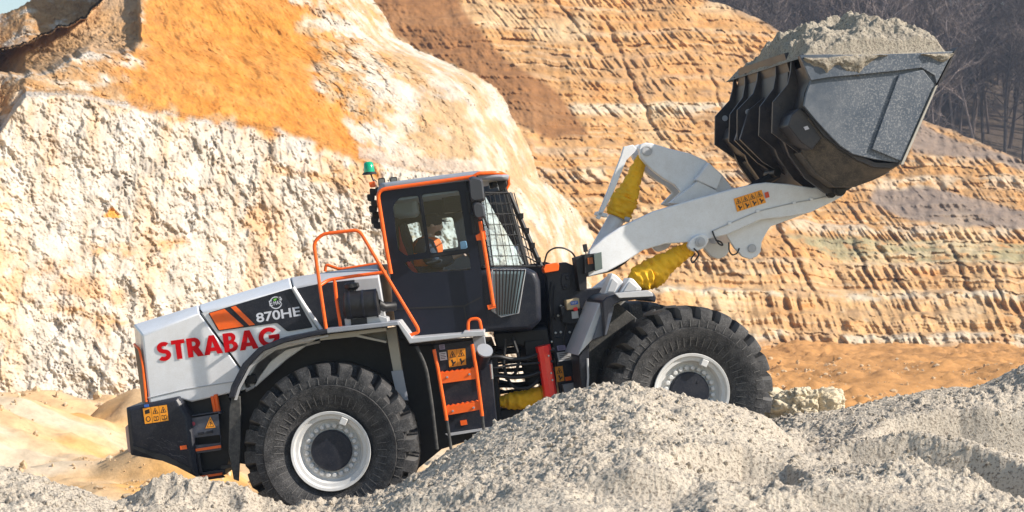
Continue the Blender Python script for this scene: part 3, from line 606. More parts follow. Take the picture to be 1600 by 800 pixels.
# mirrors, grab bar
b = MB(); q0 = rounded([(732,278),(738,275),(754,279),(758,314),(740,317),(735,312)], 4); q = b.sz(q0, .42); c = np.mean(q, 0); sm = [tuple(c + (np.array(p) - c)*.8) for p in q]
b.loft([(.36, sm), (.40, q), (.52, q), (.56, sm)]); mi = b.build('mirror', M['mirrorgrey'], CAB, smooth=50)
b = MB(); q0 = rounded([(738,318),(744,315),(756,319),(759,340),(746,344),(741,338)], 4); q = b.sz(q0, .42); c = np.mean(q, 0); sm = [tuple(c + (np.array(p) - c)*.75) for p in q]
b.loft([(.34, sm), (.39, q), (.50, q), (.55, sm)]); b.build('wide_angle_mirror', M['mirrorgrey'], CAB, smooth=50)
b = MB(); b.tube([(746,274,.46),(747,300,.46),(757,340,.46),(763,356,.48)], .012); b.tube([(746,276,.46),(738,284,.60)], .012); b.build('mirror_arm', M['black'], CAB)
b = MB(); b.prism(rounded([(727,300),(733,298),(737,330),(733,334)], 2), .50, .58); b.prism(rounded([(735,336),(740,335),(744,364),(738,366)], 2), .50, .58); b.build('door_hinge', M['black'], CAB, bevel=.01)
b = MB(); b.tube([(750,346,.50),(759,400,.50),(771,478,.50)], .020); b.prism([(743,368),(758,360),(760,374),(745,376)], .50, .56); b.prism([(761,477),(774,475),(775,481),(763,484)], .49, .58); b.build('door_grab_bar', M['orange'], CAB)
b = MB(); b.tube([(731.5,520,.50),(731.5,499,.50),(749,497,.50),(753,518,.50)], .017, rnd=.05); b.build('entry_handle', M['orange'], CAB)
# beacon, lamps
bc = empty('beacon', RF.P(580, 285, 1.0)); bc.parent = CAB; bc.location = WLOC[bc] - WLOC[CAB]
b = MB(); P0 = b.P((577,269,.95)); up = Vector((-.10, 0, .99)); b.tubew([P0, P0+up*.03, P0+up*.10, P0+up*.115], [.062,.06,.052,.035], 20); b.build('dome', M['beacon'], bc, smooth=50)
b = MB(); b.tubew([P0 - up*.025, P0], [.085, .068], 20); b.tube([(579,271,.95),(583,281,.95),(588,292,.95)], .009); b.build('base', M['black'], bc)
b = MB(); b.prism(rounded([(576,285),(585,283),(586,292),(578,293)], 1.5), .78, .86); b.build('amber_light', M['orange'], CAB, bevel=.006)
for u, v in ((596, 284.5), (615, 283)):
    b = MB(); b.prism(rounded([(u-5.5,v-6),(u+5,v-7),(u+6,v+5),(u-5,v+6)], 2), .72, .80); o = b.build('work_lamp', M['black'], CAB, bevel=.006)
    b = MB(); b.add([RF.P(*p, .715) for p in rounded([(u-4,v-4.5),(u+4,v-5.2),(u+4.6,v+3.5),(u-3.6,v+4.5)], 1.5)], [tuple(range(20))]); b.build('lens', mat('lamp_glass', (.12,.13,.14), .1, coat=1), o, smooth=0)
b = MB(); rnd = random.Random(2)
for u, v in ((583,300),(579,309),(585,318),(582,327),(587,336),(585,345),(589,352)): b.prism(rounded([(u-6,v-6),(u+6,v-5),(u+5,v+6),(u-5,v+5)], 3), .75 + rnd.random()*.1, .95)
b.prism([(586,293),(591,292),(600,360),(595,362)], .72, .9); b.build('rear_lamp_cluster', M['black'], CAB, bevel=.01)
b = MB(); b.prism([(776,280),(791,280),(793,290),(784,299),(778,294)], .9, 1.3); b.prism([(768,284),(776,283),(778,292),(770,294)], .8, .9); b.build('front_lamp_cluster', M['black'], CAB, bevel=.01)
# seat and controls
st = empty('driver_seat', RF.P(655, 430, 1.5)); st.parent = CAB; st.location = WLOC[st] - WLOC[CAB]
b = MB(); q = b.sz([(622,350),(634,347),(650,398),(655,428),(638,432),(628,400)], 1.45); b.loft([(1.22, q), (1.74, q)]); b.build('backrest', M['seat'], st, bevel=.04)
b = MB(); q = b.sz([(640,414),(692,408),(695,424),(645,432)], 1.45); b.loft([(1.22, q), (1.74, q)]); b.build('cushion', M['seat'], st, bevel=.04)
b = MB(); q = b.sz([(623,352),(628,376),(638,400),(634,404),(624,392)], 1.2); b.loft([(1.16, q), (1.215, q)]); q = b.sz([(634,409),(641,407),(654,427),(645,430)], 1.2); b.loft([(1.16, q), (1.215, q)]); b.build('red_bolster', M['seatred'], st, bevel=.01)
b = MB(); b.prism([(664,410),(690,404),(692,409),(668,415)], 1.08, 1.17, ); b.build('armrest', M['seat'], CAB, bevel=.02)
b = MB(); q0 = b.P((728,388,1.45)); ax = Vector((-.55, 0, .83)); e1 = Vector((0, 1, 0)); e2 = ax.cross(e1)
b.tubew([q0 + (e1*math.cos(t) + e2*math.sin(t))*.19 for t in np.arange(0, 6.28, .26)], .014, 8, closed=True); b.tubew([q0 + e1*.19, q0 - e1*.19], .012); b.tubew([q0, q0 - ax*.35], .03); b.build('steering_wheel', M['black'], CAB)
b = MB(); b.prism(rounded([(718,378),(728,376),(731,390),(720,391)], 2), 1.05, 1.2); b.build('control_lever', mat('pale_blue_plastic', (.2,.35,.5), .5), CAB, bevel=.01)

# ---------- articulation
b = MB(); b.prism([(770,520),(800,518),(856,512),(862,545),(846,552),(812,540),(776,545)], 1.0, 2.0); b.prism([(776,640),(860,628),(868,660),(780,672)], 1.0, 2.0); b.prism([(812,515),(845,512),(850,540),(842,600),(822,600),(808,545)], 1.35, 1.65); b.build('pivot_joint', M['black'], LD, bevel=.02)
rnd = random.Random(11)
for k in range(15):
    v0 = 540 + k*5.2 + rnd.uniform(-1.5, 1.5); w0 = rnd.uniform(.55, 1.7); sag = rnd.uniform(-2, 9); b = MB()
    b.tube([(764,v0+4,w0),(780,v0+2,w0),(800,v0+sag,w0+.05),(825,v0+sag-2,w0+.1),(850,v0-6,w0+.1),(866,v0-8,w0+.1)], rnd.choice((.014,.019,.023)), 8, rnd=.12); b.build('hydraulic_hose', M['rubberhose'], LD)
for pts in ([(790,530,.8),(786,575,.8),(800,606,.75),(826,608,.75),(846,590,.8),(852,560,.9)], [(800,525,.9),(812,560,.85),(806,585,.85),(790,592,.9)]):
    b = MB(); b.tube(pts, .018, 8, rnd=.15); b.build('hydraulic_hose', M['rubberhose'], LD)
rnd = random.Random(3)
def boot(name, P, parent, fr, seg=40, seed=0):
    """wrinkled canvas sleeve round a cylinder rod; P = (u,v,w,r) rings"""
    b = MB(fr); pts = [(Vector(fr.P(u, v, w)), r) for u, v, w, r in P]; n = len(pts)-1; vs = []; NS = seg; fs = []; m = 36; up = None
    rn = np.random.RandomState(seed)
    for i in range(NS+1):
        t = i/NS*n; k = min(int(t), n-1); f = t-k; c = pts[k][0].lerp(pts[k+1][0], f); r = pts[k][1]*(1-f) + pts[k+1][1]*f
        d = (pts[min(k+1, n)][0] - pts[max(k-1 if f < .5 else k, 0)][0]).normalized()
        if up is None: up = d.orthogonal().normalized()
        up = (up - d*up.dot(d)).normalized(); q = d.cross(up); ro = rn.uniform(-.015, .02)*(3 if i % 7 == 0 else .5)
        for j in range(m):
            a = 2*math.pi*j/m; nn = noise3(np.array([math.cos(a)*1.4 + seed]), np.array([math.sin(a)*1.4]), np.array([i*.34]))[0]
            rr = r*(1 + ro + .24*nn + .085*(1-2*abs(noise3(np.array([a*1.3 + seed]), np.array([i*.42 + .6*math.sin(a+seed)]), np.array([seed*1.7]))[0]*1.6))); vs.append(c + (up*math.cos(a) + q*math.sin(a))*rr)
    for i in range(NS):
        for j in range(m): l = (j+1) % m; fs.append((i*m+j, i*m+l, (i+1)*m+l, (i+1)*m+j))
    fs.append(tuple(range(m))); fs.append(tuple(NS*m+j for j in range(m))[::-1]); b.add(vs, fs); return b.build(name, M['yellow'], parent, smooth=60)
boot('steering_boot', [(779,628,.95,.05),(795,627,.95,.085),(820,625,.95,.10),(846,618,.95,.10),(858,612,.95,.08)], LD, RF, seed=4)

# ---------- FRONT FRAME
FFR = empty('front_frame', FF.P(880, 560, 0)); FFR.parent = LD; FFR.location = WLOC[FFR] - WLOC[LD]
tower = [(852,414.5),(884,409.5),(902,417),(912,452),(941,449),(929,473),(902,556),(917,600),(917,632),(876,640),(869,566),(860,521),(858,479),(854,434)]
b = MB(FF); b.prism(tower, -.62, -.50); b.prism(tower, .50, .62, wref=-.62); b.prism([(868,560),(902,556),(925,640),(1090,680),(1180,640),(1160,560),(1000,520),(935,478)], -.48, .48, wref=-.6); b.prism([(890,440),(900,440),(910,560),(895,570)], -.5, .5, wref=-.6); b.build('tower', M['dark'], FFR, bevel=.01)
b = MB(FF); b.tube([(1083,614,-1.25),(1083,614,1.25,-1.5)], .15, 20); b.build('front_axle', M['black'], FFR)
b = MB(FF); b.prism(rounded([(878,428),(892,426),(893,440),(888,452),(880,453),(877,440)], 4), -.645, -.622); b.lathe(887,434,-.646,[(0,.028),(-.015,.026),(-.018,0)],14); b.lathe(884,447,-.646,[(0,.02),(-.015,.018),(-.018,0)],14); b.build('pin_plate', M['dark'], FFR, bevel=.004)
b = MB(FF); b.prism([(849,420),(852,414),(872,410),(874,414),(873,423),(851,427)], -.72, -.60); b.build('marker_light', M['orange'], FFR, bevel=.008)
b = MB(FF); b.tube([(853,432,-.66),(850,412,-.7),(855,394,-.72),(866,387,-.72),(880,387,-.72),(893,393,-.7),(901,405,-.66)], .010, 8, rnd=.15); b.build('lamp_cable', M['rubberhose'], FFR)
b = MB(FF); b.prism([(899,403),(916,398),(917,452),(906,455)], -.80, -.60); b.prism([(913,398),(937,395),(938,419),(914,428)], -.86, -.66); b.prism([(911,382),(917,381),(919,393),(913,394)], -.78, -.74); b.tube([(915,392,-.76),(916,400,-.76)], .008, 6); hl = b.build('headlamp_housing', M['black'], FFR, bevel=.008)
b = MB(FF); b.prism([(918,403),(926,402),(927,412),(919,413)], -.875, -.86); b.build('indicator', mat('dull_amber', (.3,.07,.01), .3), hl)
b = MB(FF); b.prism([(928,397),(940,393.5),(941.5,420),(930,424)], -.90, -.868); b.build('headlamp_lens', mat('grey_green_lens', (.10,.14,.14), .15, coat=.6), hl, bevel=.004)
pl = MB(FF); pl.prism(rounded([(879,483),(908,478),(911,503),(895,507),(879,504)], 2), -.72, -.625); pl.prism([(876,480),(882,478),(884,492),(878,494)], -.76, -.66); pump = pl.build('grease_pump', M['black'], FFR, bevel=.006)
b = MB(FF); b.prism([(884,469),(905,465.5),(907,482),(886,485)], -.76, -.64); rv = b.build('reservoir', M['cardboard'], pump, bevel=.012)
b = MB(FF); b.prism(rounded([(891,471.5),(902.5,469.5),(903.5,475),(892,477)], 1.5), -.764, -.762); lbb = b.build('maker_label', M['blue'], rv, smooth=0)
b = MB(FF); text(b, 'SKF', 893, 475.4, 901.5, 473.8, 3, -.766, bold=.02); b.build('lettering', M['paperwhite'], rv, smooth=0)
b = MB(FF); b.prism(rounded([(896,481),(902,479.5),(903,485),(897,486)], 1.5), -.79, -.765); b.build('red_cap', M['red'], pump)
b = MB(FF); b.prism([(893,487),(903,485),(904.5,497),(894,498.5)], -.735, -.72); b.build('pump_plate', M['steel'], pump, bevel=.003)
for pts in ([(879,491,-.68),(868,490,-.66),(861,500,-.64),(860,515,-.63)], [(885,505,-.66),(884,522,-.645),(876,530,-.64),(866,526,-.64)], [(884,510,-.65),(880,535,-.65),(890,548,-.65),(896,540,-.65),(895,522,-.65)], [(862,440,-.63),(858,470,-.66),(862,505,-.66),(866,560,-.63)], [(867,446,-.64),(864,476,-.67),(868,500,-.65)]):
    b = MB(FF); b.tube(pts, .007, 6, rnd=.08); b.build('grease_line', M['rubberhose'], FFR)
for u, v in ((872,493),(876,478),(868,520),(876,519),(890,519),(862,534),(864,545)):
    b = MB(FF); b.lathe(u, v, -.626, [(0,.014),(-.02,.012),(-.022,0)], 10); b.build('fitting', M['steel'], FFR)
sticker(FF, FFR, 'pale_sticker', [(870,540.5),(883,539),(884.5,546.5),(871.5,548)], -.625, 1, ('L',), base='purple')
sticker(FF, FFR, 'type_plate', [(870,551),(892,548.5),(895,562),(873,565)], -.625, 1, ('L',), base='lgrey')
sticker(FF, FFR, 'warning_sticker', [(867,573.5),(879,571.5),(882,595),(870,597)], -.63, 1, ('TP',))
b = MB(FF); b.prism([(883,589.5),(892,588),(893,594),(884,595.5)], -.64, -.625); b.build('side_reflector', M['orange'], FFR)
# red strut
b = MB(FF); b.tube([(849,546,-.85),(861,626,-.85)], .075, 8); rs = b.build('articulation_lock', M['red'], FFR, smooth=20)
b = MB(FF); b.tube([(848,540,-.85),(850,549,-.85)], .083, 8); b.build('collar', M['red'], rs, smooth=20)
for u, v in ((857,556),(861,583),(863,594),(866,617)):
    b = MB(FF); b.lathe(u, v, -.915, [(0,.012),(-.014,.010),(-.015,0)], 8); b.build('bolt', M['steel'], rs)
b = MB(FF); b.prism([(820,534),(850,530),(852,562),(822,566)], -.6, -.3); b.build('hose_block', M['black'], FFR, bevel=.01)
b = MB(FF); b.prism([(879,601),(905,597),(914,625),(885,632)], -.70, -.62); b.prism([(898,566),(918,562),(921,620),(900,624)], -.66, -.60); b.build('lower_skirt', M['grey'], FFR, bevel=.006)
# front fender
fr_o = [(903,556),(931,485),(938,472),(948,464),(964,459),(1012,455),(1022,458),(1025,465),(1024,474),(1015,473),(1008,467),(970,471),(959,477),(951,492),(945,524),(931,530)]
b = MB(FF); b.prism([(945,527),(951,492),(958,477.5),(970,471),(1010,466.5),(1024,473),(1026,465),(1022,457.5),(1012,454.5),(964,459),(948,464),(941,471)], -1.52, -.72); ff_ = b.build('front_fender', M['dark'], FFR, bevel=.015)
b = MB(FF); b.prism([(903,556),(931,487),(938,472),(942,468),(946,470),(927,529)], -1.40, -.68); b.build('fender_panel', M['lgrey'], ff_, bevel=.01)
b = MB(FF); b.prism([(927,530),(945,471),(957,470),(960,479),(948,523)], -1.44, -1.40, ); b.build('fender_side', mat('navy_grey_paint', (.06,.075,.11), .35, dust=.15), ff_, bevel=.006)
b = MB(FF); b.prism([(960,458),(1012,453.5),(1019,457),(1021,463),(968,466)], -1.54, -1.50); b.build('fender_edge', M['lgrey'], ff_, bevel=.006)
b = MB(FF); b.prism([(920,536),(948,523),(957,482),(966,474),(998,500),(972,520),(950,560),(942,612),(920,620)], -.80, -.74); b.build('fender_skirt', mat('dusty_skirt', (.03,.03,.03), .6, dust=.4, dcol=(.2,.19,.17), speck=.25), FFR, bevel=.006)
b = MB(FF); b.prism([(904,557),(920,536),(921,600),(919,640),(912,640)], -1.2, -.78); b.build('fender_drop', M['dark'], FFR, bevel=.01)
b = MB(FF); b.tube([(918,560,-1.24),(919,590,-1.24),(917,622,-1.24)], .012, 8); b.build('skirt_bar', M['lgrey'], FFR)
b = MB(FF); q = [(943,463),(956,427),(963,430),(974,441),(962,462)]; b.prism(q, -1.05, -.85); q = [(966,461),(984,434),(990,436),(1003,451),(1000,457)]; b.prism(q, -1.1, -.85)
hb_ = b.build('lamp_guard', M['white'], FFR, bevel=.01)
b = MB(FF); b.prism([(949,456),(957,435),(966,443),(960,456)], -1.065, -1.048); b.prism([(973,457),(984,440),(996,450),(993,455)], -1.115, -1.098); b.build('guard_panel', M['lgrey'], hb_, bevel=.004)

# ---------- LIFT ARMS
LA = empty('lift_arms', FF.P(930, 410, 0)); LA.parent = LD; LA.location = WLOC[LA] - WLOC[LD]
arm = [(919,433),(918,412),(921,391),(945,371),(970,354.5),(1022,330),(1082,312),(1145,295),(1180,287),(1197,285),(1232,287.5),(1271,293.5),(1300,288),(1318,287),(1324,296),(1318,306),(1300,316),(1266,332),(1230,339),(1190,343),(1138,366),(1113,372),(1094,378),(1075,378.5),(1040,381),(1005,391),(977,409),(948,425)]
def arm_at(w0, w1, nm, **k):
    b = MB(FF); b.prism(arm, w0, w1, wref=-.78); return b.build(nm, M['boomwhite'], LA, bevel=.012, **k)
na = arm_at(-.78, -.69, 'near_arm'); 
b = MB(FF); b.prism([(985,400),(1000,362),(1045,338),(1082,326)] + arm[7:-3], .69, .78, wref=-.78); fa = b.build('far_arm', M['boomwhite'], LA, bevel=.012)
b = MB(FF); b.prism([(1134,366),(1190,341),(1266,331),(1240,341),(1204,354),(1197,365),(1190.5,378),(1189,393),(1183,401),(1172,405),(1160,401),(1148,388)], -.66, -.60); b.prism([(1134,366),(1190,341),(1266,331),(1240,341),(1204,354),(1197,365),(1190.5,378),(1189,393),(1183,401),(1172,405),(1160,401),(1148,388)], .60, .66, wref=-.66)
b.prism([(1150,350),(1180,335),(1195,350),(1185,375),(1160,380)], -.60, .60, wref=-.66); cm = b.build('cross_tube', M['boomwhite'], LA, bevel=.01)
b = MB(FF); b.lathe(1175, 388, -.665, [(0,.048),(-.012,.048),(-.014,.040),(-.010,.040),(-.012,0)], 24); b.build('pin', M['lgrey'], cm)
b = MB(FF); b.prism(rounded([(1074,385),(1080,373),(1094,365),(1106,368),(1108,378),(1100,388),(1084,394)], 5), -.84, -.76); b.prism(rounded([(1074,385),(1080,373),(1094,365),(1106,368),(1108,378),(1100,388),(1084,394)], 5), .76, .84, wref=-.84); bo = b.build('cylinder_boss', M['boomwhite'], LA, bevel=.01)
b = MB(FF); b.lathe(1094, 378, -.845, [(0,.055),(-.015,.055),(-.018,.03),(-.03,.03),(-.032,0)], 24); b.build('pin', M['lgrey'], bo)
b = MB(FF); b.tube([(1300,302,-.86),(1300,302,.86,-.86)], .05, 20); b.build('bucket_pin', M['black'], LA)
sticker(FF, na, 'warning_sticker', [(1146.5,310.5),(1190,296.5),(1197,316.5),(1152,331)], -.786, 4, ('TP',))
b = MB(FF); b.prism([(1195,301),(1200.5,299.5),(1202.5,308),(1197,309.5)], -.80, -.782); b.build('side_reflector', mat('red_orange', (.6,.06,.01), .4), na)
b = MB(FF); b.tube([(1113,361,-.79),(1150,345,-.79),(1185,330,-.79),(1240,317,-.79),(1270,312,-.79),(1296,306,-.79)], .006, 6, rnd=.1); gp = b.build('grease_line', M['lgrey'], na)
for u, v in ((1140,349),(1184,330),(1241,317),(1268,311.5)):
    b = MB(FF); b.box(u-2.5, v-2, u+2.5, v+2.5, -.805, -.78); b.build('clip', M['boomwhite'], na, bevel=.003)
for pts in ([(1113,361,-.8),(1117,372,-.82),(1124,382,-.82),(1130,384,-.82),(1127,378,-.82),(1118,375,-.8)], [(1139,379,-.7),(1139,392,-.74),(1144,399,-.74),(1152,396,-.7),(1155,388,-.68)], [(1084,388,-.86),(1093,397,-.88),(1088,405,-.88),(1082,412,-.88),(1079,405,-.88),(1086,396,-.88)], [(1296,306,-.79),(1302,300,-.79),(1309,301,-.79)]):
    b = MB(FF); b.tube(pts, .009, 8, rnd=.08); b.build('hose_loop', M['rubberhose'], na)
for k in range(4):
    b = MB(FF); ww = -.30 + .06*k; d = k*4
    b.tube([(1060-d*2,372,ww),(1020,380-d*.5,ww),(992,392-d,ww),(975,410-d,ww),(955,422-d*.6,ww),(925,428-d*.6,ww),(905,432,ww)], .022, 8, rnd=.25); b.build('hydraulic_hose', M['rubberhose'], LA)
# bellcrank
BCK = [(998,232),(1001,226),(1009,222.5),(1019,224),(1046,232),(1079,240),(1103,251),(1128,272),(1146,296),(1148,310),(1130,318),(1100,318),(1060,322),(1046,318),(1064,300),(1054,289),(1036.5,279),(1022,268),(1011,258),(1001,246)]
b = MB(FF); b.prism(BCK, -.22, -.14); b.prism(BCK, .14, .22, wref=-.22); bk = b.build('bellcrank', M['boomwhite'], LA, bevel=.012)
b = MB(FF); b.prism([(1085.5,281),(1106,254),(1128,274),(1119,297)], -.34, .34, wref=-.3); b.build('cross_box', M['white'], bk, bevel=.012)
b = MB(FF); b.prism([(1044,318),(1090,283),(1120,298),(1125,320)], -.32, -.24, wref=-.3); b.build('gusset', M['boomwhite'], bk, bevel=.008)
b = MB(FF); b.lathe(1011, 235.5, -.225, [(0,.06),(-.012,.06),(-.014,.045),(-.009,.044),(-.011,0)], 24); b.build('pin', M['lgrey'], bk)
# bellcrank to bucket link
b = MB(FF); b.tube([(1125,312,0),(1165,300,0),(1215,272,0)], .06, 8); b.build('tilt_link', M['black'], LA)
# tilt cylinder
b = MB(FF); b.tube([(925,410,0),(966,336,0)], .098, 24); tc = b.build('tilt_cylinder', M['boomwhite'], LA)
b = MB(FF); b.tube([(963,341,0),(967,334,0)], .11, 24); b.tube([(976,342,-.1),(984,344,-.12)], .03, 8); b.build('gland', M['lgrey'], tc)
boot('cylinder_boot', [(964,340,0,.12),(969,328,0,.15),(976,311,0,.15),(982,300,0,.115),(988,284,0,.092),(994,268,0,.082),(1000,255,0,.07),(1004,246,0,.065)], tc, FF, seg=52, seed=9)
b = MB(FF); b.prism([(932,341),(937,343),(960,297),(979,250),(996,233),(989,226),(975,229),(971,243),(952,292)], -.20, -.15); b.prism([(934,330),(950,334),(949,340),(932,336)], -.2, -.05); b.build('indicator_rod', M['boomwhite'], LA, bevel=.006)
# lift cylinders
for sg in (-1, 1):
    w_ = .60 * sg; wr_ = -.60
    b = MB(FF); q = []
    b.tube([(930,492,w_,wr_),(1000,438,w_,wr_)], .09, 20); lc = b.build('lift_cylinder', M['white'], LA)
def P4(u, v, w, r): return (u, v, w, r)
boot('cylinder_boot', [(985,444,-.62,.07),(998,436,-.62,.14),(1018,428,-.62,.155),(1035,415,-.62,.13),(1055,402,-.62,.10),(1068,394,-.62,.085),(1078,388,-.62,.08)], LA, FF, seg=52, seed=21)

# ---------- BUCKET
BU = empty('bucket', FF.P(1310, 298, 0)); BU.parent = LD; BU.location = WLOC[BU] - WLOC[LD]
W0, W1 = -1.56, 1.34
prof = [(1489,80),(1462,133),(1432,200),(1406,258),(1392,262),(1367,261),(1340,250),(1312,232),(1286,210),(1266,183),(1255,165),(1257,145),(1266,126),(1258,106),(1249,87)]
b = MB(FF); q = b.sz(prof, W0)
bulpx = [None,None,None,None,(1388,266),(1362,278),(1335,288),(1306,288),(1278,268),(1254,236),(1238,203),(1244,166),(1251,132),(1247,108),(1241,90)]
bul = [q[i] if p is None else FF.sz(p[0], p[1], W0 + .32) for i, p in enumerate(bulpx)]
qa = np.array(q); cen = qa.mean(0)
def shell_loop(pts, th=.05):
    A_ = np.array(pts); inn = []
    for i in range(len(A_)):
        a = A_[max(i-1, 0)]; c = A_[min(i+1, len(A_)-1)]; t = (c-a)/np.linalg.norm(c-a); nrm = np.array([t[1], -t[0]])
        if np.dot(nrm, cen - A_[i]) < 0: nrm = -nrm
        inn.append(tuple(A_[i] + nrm*th))
    return [tuple(x) for x in A_] + inn[::-1]
def top(pts, d, dn=(0, -1)):      # lower (or raise) the back rim: the last points slide along the back plate
    A_ = [np.array(p) for p in pts]; v_ = A_[14] - A_[12]; v_ = v_/np.linalg.norm(v_); L_ = np.linalg.norm(A_[14] - A_[12])
    A_[13] = A_[12] + v_*min(.45*(L_ + d), L_ + d); A_[14] = A_[12] + v_*max(L_ + d, .02); return [tuple(p) for p in A_]
b.loft([(W0 + .01, shell_loop(q)), (W0 + .06, shell_loop(q)), (W0 + .10, shell_loop(top(q, -.13))), (W0 + .32, shell_loop(top(bul, -.13))), (-.98, shell_loop(top(bul, -.13))), (-.95, shell_loop(top(bul, .08))), (.80, shell_loop(top(bul, .08))), (.9, shell_loop(top(bul, -.05))),
    (W1 - .32, shell_loop(top(bul, -.12))), (W1 - .06, shell_loop(top(q, -.24))), (W1 - .01, shell_loop(top(q, -.25)))])
b.build('shell', M['bucket'], BU, smooth=50)
side = [(1489,80),(1462,132),(1432,198),(1404,254),(1367,249),(1333,241),(1313,228),(1296,211),(1274,187),(1256,165),(1260,145),(1267,126),(1258,106),(1249,87),(1290,86),(1340,87),(1437,84)]
for w0, w1, nm in ((W0 - .03, W0 + .01, 'side_plate'), (W1 - .01, W1 + .03, 'side_plate')):
    b = MB(FF); b.prism(side if w0 < 0 else side[:12] + [(1330,96),(1437,85)], w0, w1, wref=W0 - .03); sp_ = b.build(nm, M['bucketside'], BU, bevel=.006)
    if w0 < 0: near_side = sp_
b = MB(FF); ed = [(1267,126),(1296,121),(1350,116),(1400,111),(1440,106),(1460,118),(1463,131),(1489,80),(1437,83),(1340,86),(1290,85),(1249,86),(1258,106)]; b.prism(ed, W0 - .065, W0 - .03, wref=W0 - .06); b.build('side_cutter', M['bucketside'], near_side, bevel=.006)
b = MB(FF); b.prism([(1404.5,117),(1442,109),(1459,131),(1408,252),(1362,233)], W0 - .058, W0 - .03, wref=W0 - .05); b.build('wear_plate', M['bucketside'], near_side, bevel=.006)
b = MB(FF); b.prism([(1461,135),(1464.5,133),(1411,257),(1407,257)], W0 - .075, W0 - .01, wref=W0 - .06); b.build('edge_strip', mat('worn_bright_edge', (.45,.42,.36), .4, dust=.3), near_side)
b = MB(FF); ed = b.sz([(1489,80),(1494,74),(1470,128),(1462,133)], W0); b.loft([(W0 - .05, ed), (W1 + .05, ed)]); b.build('cutting_edge', M['bucket'], BU)
def off(pts, ds):
    A_ = np.array(pts); out = []
    for i in range(len(A_)):
        a = A_[max(i-1, 0)]; c = A_[min(i+1, len(A_)-1)]; t = (c-a)/np.linalg.norm(c-a); nrm = np.array([t[1], -t[0]])
        if np.dot(nrm, A_[i]-cen) < 0: nrm = -nrm
        out.append(tuple(A_[i] + nrm*ds[i]))
    return out
# dirty wear skins over the heel transition at both ends
for wa, wb in ((W0 + .05, W0 + .32), (W1 - .05, W1 - .32)):
    A_ = off(q[3:10], [.004]+[.014]*6); B_ = off(bul[3:10], [.004]+[.014]*6); b = MB(FF); n_ = len(A_)
    Ai = q[3:10]; Bi = bul[3:10]; b.loft([(wa, A_ + Ai[::-1]), (wb, B_ + Bi[::-1])] if wa < wb else [(wb, B_ + Bi[::-1]), (wa, A_ + Ai[::-1])]); b.build('heel_guard', M['heel'], BU, smooth=40)
for wa, wb in ((W0 + .33, W0 + .62), (W1 - .62, W1 - .33)):
    b = MB(FF); B_ = bul[3:10]; b.loft([(wa, B_ + off(B_, [.0]+[.03]*6)[::-1]), (wb, B_ + off(B_, [.0]+[.03]*6)[::-1])]); b.build('wear_shoe', M['heel'], BU, smooth=40)
for w0, w1 in ((W0 + .06, W0 + .62), (W1 - .62, W1 - .06)):
    b = MB(FF); b.prism([(1262,175),(1252,168),(1240,178),(1234,196),(1255,222),(1272,234),(1288,214)], w0, w1, wref=W0); cb = b.build('corner_box', M['bucket'], BU, bevel=.012)
# ribs on the back
rib_i = [14,13,12,11,10,9]
for i, w in enumerate((-1.16, -.60, .05, .58, 1.04)):
    b = MB(FF); base = [bul[j] for j in rib_i]; k = (1.25, 1.1, 1.45, 1.1, 1.35)[i]
    outp = off(base, [.01, .05*k, .10*k, .20*k, .17*k, .03]); outp = [outp[0], outp[1], outp[2], outp[3], outp[4], outp[5]]
    b.loft([(w - .016, base + outp[::-1]), (w + .016, base + outp[::-1])]); rb = b.build('back_rib', M['bucket'], BU)
    s_, z_ = [(x*.45 + y*.55) for x, y in zip(base[3], outp[3])]; n_ = 12
    b = MB(FF); b.add([FF.W(s_ + .035*math.cos(t*math.pi/6), w - .024, z_ + .035*math.sin(t*math.pi/6)) for t in range(12)] + [FF.W(s_ + .035*math.cos(t*math.pi/6), w + .024, z_ + .035*math.sin(t*math.pi/6)) for t in range(12)], [tuple(range(12)), tuple(range(12, 24))] + [(t, (t+1) % 12, 12+(t+1) % 12, 12+t) for t in range(12)]); b.build('rib_boss', M['lgrey'] if i in (2, 4) else M['bucket'], rb)
b = MB(FF); t_ = [bul[13], bul[12], bul[11]]; o_ = off(t_, [.02, .06, .02]); b.loft([(-.95, t_ + o_[::-1]), (1.1, t_ + o_[::-1])]); b.build('back_stiffener', M['bucket'], BU)
for w in (-.98, -.58, .58, .98):     # hinge straps wrapping the heel
    b = MB(FF); base = bul[5:12]; outp = off(base, [.0, .06, .10, .09, .08, .06, .0]); b.loft([(w - .028, base + outp[::-1]), (w + .028, base + outp[::-1])]); er = b.build('hinge_ear', M['bucket'], BU)
    if w < -.9:
        b = MB(FF); b.lathe(1311, 296, w - .035, [(0,.075),(-.03,.075),(-.034,.05),(-.05,.05),(-.052,0)], 24); b.build('pin_cap', M['black'], er)
for w in (-.10, .10):
    b = MB(FF); base = bul[8:13]; outp = off(base, [0, .12, .26, .20, 0]); b.loft([(w - .025, base + outp[::-1]), (w + .025, base + outp[::-1])]); b.build('link_ear', M['bucket'], BU)
b = MB(FF); b.tube([(1215,270,-.2),(1215,270,.2,-.2)], .045, 16); b.build('link_pin', M['black'], BU)
b = MB(FF); b.prism([(1258,198),(1264,196),(1267,201),(1261,203)], W0 + .050, W0 + .06, wref=W0); b.build('pale_sticker', M['paperwhite'], cb)

